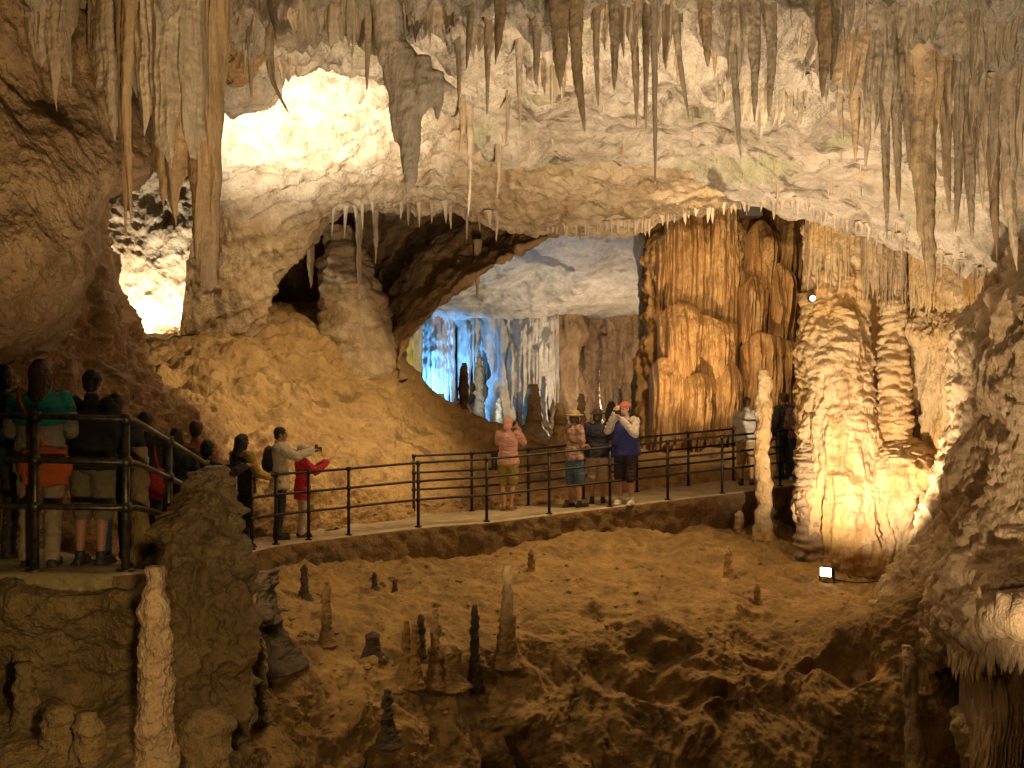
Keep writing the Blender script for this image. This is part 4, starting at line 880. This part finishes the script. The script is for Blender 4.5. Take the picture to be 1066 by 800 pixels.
def pick(L, c, px, lo, hi):
    k = np.argmin(np.where((L[:, 1] > lo) & (L[:, 1] < hi), abs(c-px), 1e9)); return k
ka = pick(EL, cpx, 262, 15.3, 30); kb = pick(EL, cpx, 818, 15.3, 30)
idx = [pick(EL, cpx, x, 15.3, 30) for x in (262, 287, 321, 363, 435, 506, 572, 635, 695, 752, 812)]
railing(EL[ka:kb+1], EL[idx], (1.07, .76, .45), M['iron'], 'dark iron railing along the front edge of the path, overlooking the pit', group='path railings')
ka = pick(FR, fpx, 431, 17.5, 30); kb = pick(FR, fpx, 818, 17.5, 30)
idx = [pick(FR, fpx, x, 17.5, 30) for x in (431, 491, 550, 608, 663, 716, 763, 815)]
railing(FR[ka:kb+1], FR[idx], (1.07, .76, .45), M['iron'], 'dark iron railing along the back edge of the path, behind the visitors', group='path railings')
k0 = pick(EL, cpx, -120, 8, 9); k1 = pick(EL, cpx, 36, 8, 8.7); kc = pick(EL, cpx, 131, 8.4, 9); k2 = pick(EL, cpx, 176, 9.8, 11.4); k3 = pick(EL, cpx, 214, 11, 12.5); k4 = pick(EL, cpx, 250, 14, 15.4)
railing(EL[k0:k4+1], EL[[k0, k1, kc, k2, k3, k4]], (1.20, .86, .50), M['steel'], 'grey steel railing round the viewing platform at the left', rp=.033, rr=.025)

# ------------------------------------------------------------------ floodlights that show
M['lens'] = mat_plain('lit lamp glass', (1, .9, .7), .3, 0, .02, 5, 0, emit=((1, .86, .6), 8))
M['bulb'] = mat_plain('lit round lamp', (1, .9, .7), .3, 0, .02, 5, 0, emit=((1, .78, .45), 2.6))
M['black'] = mat_plain('black lamp housing', (.03, .028, .025), .5, .3, .3, 30, .2)
h = hit(LOW, 861, 606, 17)
r = empty('floodlight', h+(0, 0, .0), R(-38))
v, f = box_data((0, 0, .17), (.21, .11, .17)); o = mesh_obj('housing', v, f, M['black'], r, False)
b = o.modifiers.new('b', 'BEVEL'); b.width = .015; b.segments = 2
o = mesh_obj('lens', *box_data((0, -.061, .17), (.18, .012, .14)), M['lens'], r, False); o2 = mesh_obj('bracket', *join([box_data((-.12, 0, .10), (.015, .04, .22)), box_data((.12, 0, .10), (.015, .04, .22)), box_data((0, 0, -.005), (.26, .05, .02))]), M['black'], r, False)
v, f = poly_tube(cr(np.array([(.05, .05, .06), (.2, .14, .02), (.5, .1, .03), (.8, .3, .06), (1.2, .45, .12)]), 40), .012, 8); mesh_obj('cable', v, f, M['black'], r)
tag(r, 'small floodlight glowing white on the ground before the big bright column', 'floodlight')
p = P(845, 311, 19.75)
r = empty('round_lamp', p)
mesh_obj('bulb', *ball_data((0, -.06, 0), (.055, .05, .055), 16, 10), M['bulb'], r); mesh_obj('bracket', *join([tube_data((0, 0, 0), (0, .14, -.02), .03), tube_data((0, -.03, 0), (0, .05, 0), .068, 16)]), M['black'], r)
tag(r, 'small round lit lamp on the stubby pillar under the lip', 'lamp')
p = P(783, 217, 22.4)
r = empty('niche_box', p, R(4))  # box put in to stand for a dark square niche in the lip
v, f = box_data((0, 0, 0), (.36, .34, .36)); o = mesh_obj('box_body', v, f, M['black'], r, False); b = o.modifiers.new('b', 'BEVEL'); b.width = .02; b.segments = 2
mesh_obj('front_plate', *box_data((0, -.175, 0), (.29, .016, .29)), M['black'], r, False)
mesh_obj('mount', *box_data((0, .1, .24), (.06, .06, .2)), M['black'], r, False)
tag(r, 'dark square niche in the arch lip above the orange columns, built as a box', 'niche')
# ------------------------------------------------------------------ people
V3 = lambda *a: np.array(a, float)
def unit(v): return v/np.linalg.norm(v)
def hand(w, d, sd, curl=.5):
    d = unit(d); up = V3(0, 0, 1) if abs(d[2]) < .8 else V3(0, 1, 0); ac = unit(np.cross(d, up)); pn = unit(np.cross(ac, d))*(-1)
    o = chain([(w, .026), (w+d*.03, .028)])
    for k in range(4):
        s = (k-1.5)*.021; kn = w+d*.085+ac*s
        o += chain([(w+d*.03+ac*s*.7, .017), (kn, .0125)])
        L = (.038, .044, .041, .032)[k]; d1 = unit(d+pn*curl); d2 = unit(d+pn*curl*2.6)
        o += chain([(kn, .0095), (kn+d1*L, .009), (kn+d1*L+d2*L*.8, .0075)])
    t = w+d*.03+ac*sd*.03
    o += chain([(t, .014), (t+unit(d+ac*sd*.8+pn*.3)*.042, .0115), (t+unit(d+ac*sd*.8+pn*.3)*.042+unit(d+pn*.6)*.03, .009)])
    return o
POSE = {  # elbow, wrist for the right side (mirrored for the left unless given)
    'stand': ((.235, -.03, 1.14), (.25, .07, .90)), 'photo': ((.25, .17, 1.27), (.075, .27, 1.56)), 'phone': ((.22, .22, 1.24), (.06, .46, 1.42)),
    'rail': ((.25, .08, 1.16), (.20, .34, 1.08)), 'folded': ((.23, .03, 1.13), (.06, .22, 1.12)), 'reach': ((.23, .25, 1.30), (.12, .50, 1.38))}
SKIN = {}
for nm, c in (('light', (.50, .29, .19)), ('tan', (.38, .21, .13)), ('dark', (.24, .13, .08))): SKIN[nm] = mat_plain('skin '+nm, c, .55, 0, .12, 30, .1)
HAIR = {n: mat_plain('hair '+n, c, .5, 0, .4, 60, .6) for n, c in (('black', (.018, .013, .01)), ('brown', (.06, .03, .016)), ('red', (.20, .055, .02)), ('grey', (.22, .2, .18)))}
M['eye'] = mat_plain('eye', (.03, .02, .015), .2, 0, .1, 20, 0); M['shoe_dark'] = mat_plain('dark shoe', (.03, .027, .025), .6); M['shoe_white'] = mat_plain('white shoe', (.6, .58, .52), .6); M['shoe_tan'] = mat_plain('sandal leather', (.2, .11, .05), .6)
_cl = {}
def cloth(c, var=.12, scale=14):
    k = (c, var, scale)
    if k not in _cl: _cl[k] = mat_plain('cloth', c, .85, 0, var, scale, .4)
    return _cl[k]
GROUND = bvh('walkway', 'viewing_platform')
PEOPLE = []
def person(px, Y, h, face, pose, label, skin='tan', top=(.3, .3, .3), sleeve='long', bottom=(.05, .05, .07), legs='long', hair='black', hairstyle='short', hat=None, shoes='shoe_dark',
           pose_l=None, girth=1., stance=.10, turn=0., nod=0., vest=None, tvar=.12, tscale=14, hemlen=.86, group=None, coat=0., ground=None, seed=None, step=0.):
    seed = seed if seed is not None else px*.37
    x = (px-533)/FPX*Y; hh = GROUND.ray_cast(Vector((x, Y, 3)), Vector((0, 0, -1)))
    z = hh[0].z if hh[0] is not None else -2; z = z if ground is None else ground
    root = empty('person', (x, Y, z), R(face)); k = h/1.75; root.scale = (k, k, k); tag(root, label, 'person', group)
    hip, kn, an = .095*girth**.5, .100, stance
    J = {}
    for s in (1, -1):
        st = step*s
        J[s] = dict(hip=V3(hip*s, 0, .92), knee=V3(kn*s, .02+st*.6, .49), ankle=V3(an*s, -.03+st, .085), toe=V3((an+.02)*s, .12+st, .035), sho=V3(.175*s*girth**.4, -.005, 1.425))
        e, w = (pose_l if (s < 0 and pose_l) else POSE[pose]) if not isinstance(pose, tuple) else pose
        J[s]['elb'] = V3(e[0]*s, e[1], e[2]); J[s]['wri'] = V3(w[0]*s, w[1], w[2])
    g = girth
    tors = lambda pad: spindle_data([(0, -.005, .84, .10+pad), (0, -.005, .88, .158*g+pad), (0, 0, .95, .172*g+pad), (0, .0, 1.06, .158*g+pad), (0, .005, 1.16, .155*g+pad), (0, 0, 1.28, .172*g+pad), (0, -.01, 1.38, .172*g**.5+pad), (0, -.012, 1.44, .13+pad), (0, -.01, 1.475, .062+pad*.5)],
                                    30, 40, px=False, squash=.66)
    hc = V3(0, .02, 1.635)
    Rm = np.array(Matrix.Rotation(R(turn), 3, 'Z') @ Matrix.Rotation(R(nod), 3, 'X'))
    def H(a): return hc+Rm@np.array(a, float)
    # body: one continuous skin
    b = [tors(-.008)]
    b += limb(V3(0, -.015, 1.44), H((0, -.015, -.06)), .056, .052)
    b += [ball_data(H((0, -.008, .025)), (.072, .092, .088), 20, 14), ball_data(H((0, .02, -.045)), (.055, .068, .065), 18, 12), ball_data(H((0, .065, -.085)), (.024, .022, .02), 10, 7)]
    b += limb(H((0, .088, .012)), H((0, .108, -.022)), .009, .0135)+[ball_data(H((.015, .098, -.026)), .008, 8, 6), ball_data(H((-.015, .098, -.026)), .008, 8, 6)]
    b += [ball_data(H((0, .082, .032)), (.052, .014, .010), 14, 8), ball_data(H((0, .083, -.055)), (.025, .011, .007), 12, 6), ball_data(H((0, .081, -.066)), (.021, .011, .007), 12, 6)]
    for s in (1, -1): b += [ball_data(H((.074*s, -.005, .0)), (.010, .020, .032), 10, 8), ball_data(H((.045*s, .062, -.02)), (.022, .02, .02), 10, 7)]
    for s in (1, -1):
        j = J[s]
        b += chain([(j['sho'], .052), (j['elb'], .040), (j['elb']*.6+j['wri']*.4, .037), (j['wri'], .026)])+hand(j['wri'], j['wri']-j['elb'], -s, .55)
        b += chain([(j['hip'], .088*g**.5), (j['hip']*.45+j['knee']*.55, .066), (j['knee'], .052), (j['knee']*.68+j['ankle']*.32+(0, -.02, 0), .054), (j['ankle']+(0, 0, .05), .034), (j['ankle'], .036)])
        b += limb(j['ankle']+(0, -.03, -.04), j['toe'], .036, .032)
    remesh('body', b, .0085, SKIN[skin], root)
    ev = [ball_data(H((.031*s, .079, .013)), (.011, .008, .008), 8, 6) for s in (1, -1)]
    mesh_obj('eyes', *join(ev), M['eye'], root)
    # trousers or shorts
    cut = {'long': 1, 'shorts': 0, 'knee': .15}[legs]; tr = [spindle_data([(0, 0, .82, .10), (0, -.005, .86, .165*g), (0, 0, .94, .183*g), (0, 0, 1.02, .172*g), (0, 0, 1.05, .16*g)], 26, 18, px=False, squash=.70)]
    for s in (1, -1):
        j = J[s]; a = j['hip']; kk = j['knee']
        if cut == 1: tr += chain([(a, .104*g**.5), (a*.4+kk*.6, .084), (kk, .070), (j['ankle']+(0, 0, .10), .060), (j['ankle']+(0, 0, .0), .061)])
        else: e = kk+(a-kk)*(.14 if cut == 0 else -.06); tr += chain([(a, .108*g**.5), (a*.4+e*.6, .096), (e, .088)])
    remesh('trousers' if cut == 1 else 'shorts', tr, .011, cloth(bottom), root, .011, .10, seed)
    # shirt, jacket or coat
    pad = .020+coat*.4; tp = [tors(pad)]; lo = hemlen
    tp.append(spindle_data([(0, 0, lo, .12*g), (0, 0, lo+.015, .197*g+pad*.7), (0, 0, lo+.10, .192*g+pad*.7), (0, 0, 1.1, .168*g+pad*.7)], 30, 16, px=False, squash=.72))
    for s in (1, -1):
        j = J[s]; e, w = j['elb'], j['wri']; tp += limb(j['sho']*.9+V3(0, 0, 1.42)*.1, j['sho'], .075+pad*.4, .066+pad*.5)
        if sleeve == 'long': tp += chain([(j['sho'], .066+pad*.5), (e, .054+pad*.5), (w+(e-w)*.06, .042+pad*.4)])
        elif sleeve == 'short': tp += chain([(j['sho'], .066+pad*.5), (j['sho']*.35+e*.65, .060+pad*.3)])
    tp += limb(V3(0, -.015, 1.455), V3(0, -.012, 1.485), .066+coat*.3, .064+coat*.3)
    remesh('jacket' if sleeve == 'long' else 'shirt', tp, .011, cloth(top, tvar, tscale), root, .013, .11, seed+3)
    if vest is not None:
        vt = [spindle_data([(0, 0, lo-.02, .12*g), (0, 0, lo-.005, .222*g+pad), (0, 0, 1.0, .214*g+pad), (0, 0, 1.16, .192*g+pad), (0, 0, 1.3, .184*g+pad), (0, -.008, 1.40, .168*g**.5+pad), (0, -.01, 1.455, .11)], 30, 30, px=False, squash=.74)]
        remesh('vest', vt, .012, cloth(vest), root, .006, .13, seed+9)
    for s in (1, -1):
        j = J[s]; sh = limb(j['ankle']+(0, -.035, -.045), j['toe']+(0, .0, .005), .043, .040)+[box_data((j['ankle']+j['toe'])/2*V3(1, 1, 0)+V3(0, -.01, .012), (.088, .27, .024))]
        if shoes != 'shoe_tan': sh += limb(j['ankle']+(0, 0, -.03), j['ankle']+(0, 0, .02), .045, .046)
        remesh('shoe', sh, .011, M[shoes], root, it=3)
    # hair, hats
    hr = [ball_data(H((0, -.018, .038)), (.083, .094, .088), 20, 14)]
    if hairstyle == 'long': hr += chain([(H((0, -.06, .02)), .085), (H((0, -.085, -.10)), .078), (V3(0, -.115, 1.42), .075), (V3(0, -.125, 1.30), .05)])+[ball_data(H((s*.06, -.02, -.05)), (.03, .05, .09), 12, 9) for s in (1, -1)]
    elif hairstyle == 'bob': hr += [ball_data(H((0, -.045, -.03)), (.086, .07, .085), 16, 12)]+[ball_data(H((s*.066, -.01, -.03)), (.024, .045, .075), 12, 9) for s in (1, -1)]
    else: hr += [ball_data(H((0, -.05, -.02)), (.068, .05, .06), 16, 10)]
    remesh('hair', hr, .010, HAIR[hair], root, .006, .05, seed, 3)
    if hat:
        kind, col = hat; hm = cloth(col)
        if kind == 'cap': ht = [ball_data(H((0, -.015, .055)), (.094, .106, .080), 22, 14)]+[ball_data(H((0, .105, .05)), (.072, .085, .012), 18, 8)]
        elif kind == 'sun': ht = [ball_data(H((0, -.012, .062)), (.092, .104, .080), 22, 14), ball_data(H((0, -.01, .045)), (.165, .18, .016), 24, 8)]
        else: ht = [ball_data(H((0, -.02, .045)), (.097, .108, .092), 22, 14), ball_data(H((0, -.055, -.04)), (.085, .065, .08), 16, 12)]
        remesh('hat', ht, .011, hm, root, .004, .06, seed, 3)
    root['k'] = k; PEOPLE.append((root, J)); return root, J
def wpt(root, p):
    return np.array(Matrix.Translation(root.location) @ root.rotation_euler.to_matrix().to_4x4() @ Matrix.Scale(root['k'], 4) @ Vector(p))
def bag(name, root, p, size, mat, label, rz=0., cat='bag', strap=None):
    b = empty(name, wpt(root, p), root.rotation_euler.z+rz); s = np.array(size)
    remesh('bag_body', [ball_data((0, 0, 0), s*.52, 20, 14), box_data((0, 0, 0), s*V3(.8, .75, .85))], .012, mat, b, .006, .1, p[0]*9, 8)
    remesh('bag_pocket', [ball_data((0, -s[1]*.42, -s[2]*.15), s*V3(.34, .2, .26), 16, 10)], .012, mat, b, .003, .08)
    if strap:
        q = [np.array(Matrix.Rotation(-b.rotation_euler.z, 3, 'Z')@(Vector(wpt(root, w))-b.location)) for w in strap]
        v, f = poly_tube(cr(np.array(q), 24), .014, 8); mesh_obj('strap', v, f, mat, b)
    return tag(b, label, cat)
def gadget(root, J, label, phone=False):
    m = (J[1]['wri']+J[-1]['wri'])/2; d = unit(J[1]['wri']-J[1]['elb']+J[-1]['wri']-J[-1]['elb']); p = m+d*.072
    b = empty('mobile_phone' if phone else 'photo_camera', wpt(root, p), root.rotation_euler.z)
    o = mesh_obj('camera_body', *box_data((0, 0, 0), (.135, .05, .09) if not phone else (.15, .012, .08)), M['black'], b, False); w = o.modifiers.new('b', 'BEVEL'); w.width = .006; w.segments = 2
    mesh_obj('camera_lens', *tube_data((0, .02 if not phone else .004, 0), (0, .09 if not phone else .01, 0), .034 if not phone else .008, 16), M['black'], b)
    if not phone: mesh_obj('viewfinder', *box_data((0, 0, .055), (.05, .045, .03)), M['black'], b, False)
    return tag(b, label, 'phone' if phone else 'camera')
GV = 'visitors on the viewing platform'; GP = 'visitors on the path'
# viewing platform, seen from behind
A, JA = person(42, 8.95, 1.68, 12, 'rail', 'woman with long dark hair in a turquoise and grey jacket at the platform railing', 'light', (.36, .33, .28), hair='brown', hairstyle='long', bottom=(.30, .25, .17), hemlen=.80, coat=.01, group=GV)
sh = [spindle_data([(0, -.005, 1.20, .13), (0, -.005, 1.215, .208), (0, -.005, 1.28, .216), (0, -.012, 1.40, .212), (0, -.012, 1.45, .16), (0, -.01, 1.49, .085)], 30, 26, px=False, squash=.80)]
for s in (1, -1): sh += limb(JA[s]['sho'], JA[s]['sho']*.62+JA[s]['elb']*.38, .088, .080)
remesh('shoulder_yoke', sh, .012, cloth((.02, .30, .25)), A, .006, .12, 3)
bag('shoulder_bag', A, (.08, -.22, .86), (.40, .15, .32), cloth((.50, .12, .025)), 'orange shoulder bag hanging at the back of the woman in turquoise', strap=[(.08, -.22, 1.0), (.0, -.235, 1.2), (-.10, -.225, 1.36), (-.15, -.10, 1.52)])
person(96, 9.15, 1.62, -8, 'folded', 'dark haired person in black jacket and olive shorts on the platform', 'tan', (.018, .017, .017), legs='knee', bottom=(.16, .14, .08), group=GV, girth=1.08)
person(120, 9.7, 1.50, 25, 'rail', 'person in dark jacket and blue jeans half hidden by the railing corner', 'dark', (.02, .02, .025), bottom=(.03, .06, .13), group=GV)
person(2, 9.5, 1.66, -15, 'stand', 'person in dark green top cut off by the left picture edge', 'tan', (.03, .07, .045), bottom=(.05, .04, .03), hairstyle='bob', group=GV)
D, JD = person(151, 12.3, 1.72, 20, 'rail', 'short haired person in black jacket just beyond the railing corner', 'light', (.02, .018, .018), hair='black', group=GP)
bag('shoulder_bag', D, (.14, -.2, .95), (.22, .14, .34), cloth((.35, .03, .03)), 'red bag on the back of the person beyond the railing corner', strap=[(.14, -.2, 1.1), (.1, -.16, 1.3), (.1, -.06, 1.46)])
person(184, 13.1, 1.66, 35, 'stand', 'dark haired person in navy jacket behind the rock outcrop', 'light', (.015, .017, .035), hairstyle='bob', group=GP)
person(204, 14.2, 1.84, 10, 'stand', 'short haired person in a rust coloured top seen above the others', 'tan', (.36, .13, .06), hair='brown', group=GP)
person(216, 13.7, 1.58, -60, 'reach', 'dark haired person in black jacket leaning over the top of the outcrop', 'tan', (.02, .017, .02), hairstyle='bob', group=GP)
person(252, 16.4, 1.70, -35, 'rail', 'woman with long black hair in yellow sleeves and black vest', 'tan', (.42, .31, .08), hairstyle='long', bottom=(.016, .014, .016), vest=(.018, .016, .018), group=GP)
I, JI = person(291, 17.45, 1.77, -78, 'reach', 'man in cream jacket and dark jeans raising a camera to the right', 'tan', (.60, .54, .42), hair='black', bottom=(.03, .04, .06), coat=.02, hemlen=.78, stance=.11, group=GP)
gadget(I, JI, 'black camera in the raised hands of the man in the cream jacket')
bag('backpack', I, (0, -.165, 1.25), (.30, .18, .42), cloth((.03, .03, .03)), 'black backpack on the man in the cream jacket', cat='backpack')
person(315, 17.7, 1.48, -70, 'phone', 'small person in red coat and white hat beside the man in cream', 'light', (.52, .03, .05), bottom=(.50, .42, .32), hat=('hood', (.62, .56, .5)), coat=.02, hemlen=.72, group=GP)
# middle of the path
K, JK = person(529, 20.35, 1.72, -18, 'photo', 'man in pink shirt and pink cap seen from behind, photographing the far chamber', 'light', (.56, .31, .25), bottom=(.34, .27, .06), legs='shorts', hat=('hood', (.60, .34, .28)), shoes='shoe_tan', stance=.07, group=GP)
gadget(K, JK, 'camera held to the eye by the man in the pink shirt')
bag('shoulder_bag', K, (-.26, .06, .92), (.16, .26, .34), M['black'], 'black bag at the left hip of the man in the pink shirt', strap=[(-.26, .06, 1.05), (-.12, .17, 1.28), (.1, .06, 1.47)])
person(598, 20.1, 1.76, -60, 'folded', 'person in checked shirt, denim shorts and tan sun hat on the path', 'light', (.36, .22, .16), sleeve='short', bottom=(.07, .12, .20), legs='knee', hair='brown', hairstyle='bob', hat=('sun', (.40, .30, .16)), tvar=.6, tscale=9, step=.07, group=GP)
person(622, 20.4, 1.74, -8, 'folded', 'broad person in navy shirt, beige shorts and dark hat seen from behind', 'tan', (.030, .028, .045), sleeve='short', bottom=(.44, .33, .19), legs='knee', hairstyle='bob', hair='brown', hat=('sun', (.07, .05, .03)), girth=1.15, group=GP)
N, JN = person(651, 19.95, 1.86, 150, 'photo', 'man in blue vest, reddish cap and dark shorts facing us with a phone', 'light', (.46, .40, .36), bottom=(.035, .022, .025), legs='knee', hat=('cap', (.36, .13, .09)), vest=(.025, .03, .16), girth=1.1, shoes='shoe_white', turn=-12, group=GP,
               pose_l=((.24, .15, 1.22), (.05, .27, 1.47)))
gadget(N, JN, 'phone held up by the man in the blue vest', True)
person(777, 21.9, 1.75, -5, 'folded', 'man in white shirt and tan shorts seen from behind near the thin stalagmite', 'tan', (.55, .50, .45), sleeve='short', bottom=(.38, .26, .12), legs='knee', hair='brown', girth=1.1, group=GP)
person(816, 22.5, 1.76, 30, 'stand', 'person in dark grey jacket behind the thin tall stalagmite', 'tan', (.05, .05, .055), bottom=(.06, .07, .10), hair='brown', group=GP)
person(831, 22.1, 1.70, 150, 'folded', 'woman with red hair in patterned top, blue jeans and white shoes', 'light', (.22, .13, .14), hair='red', hairstyle='long', bottom=(.03, .05, .11), shoes='shoe_white', tvar=.7, tscale=12, group=GP)
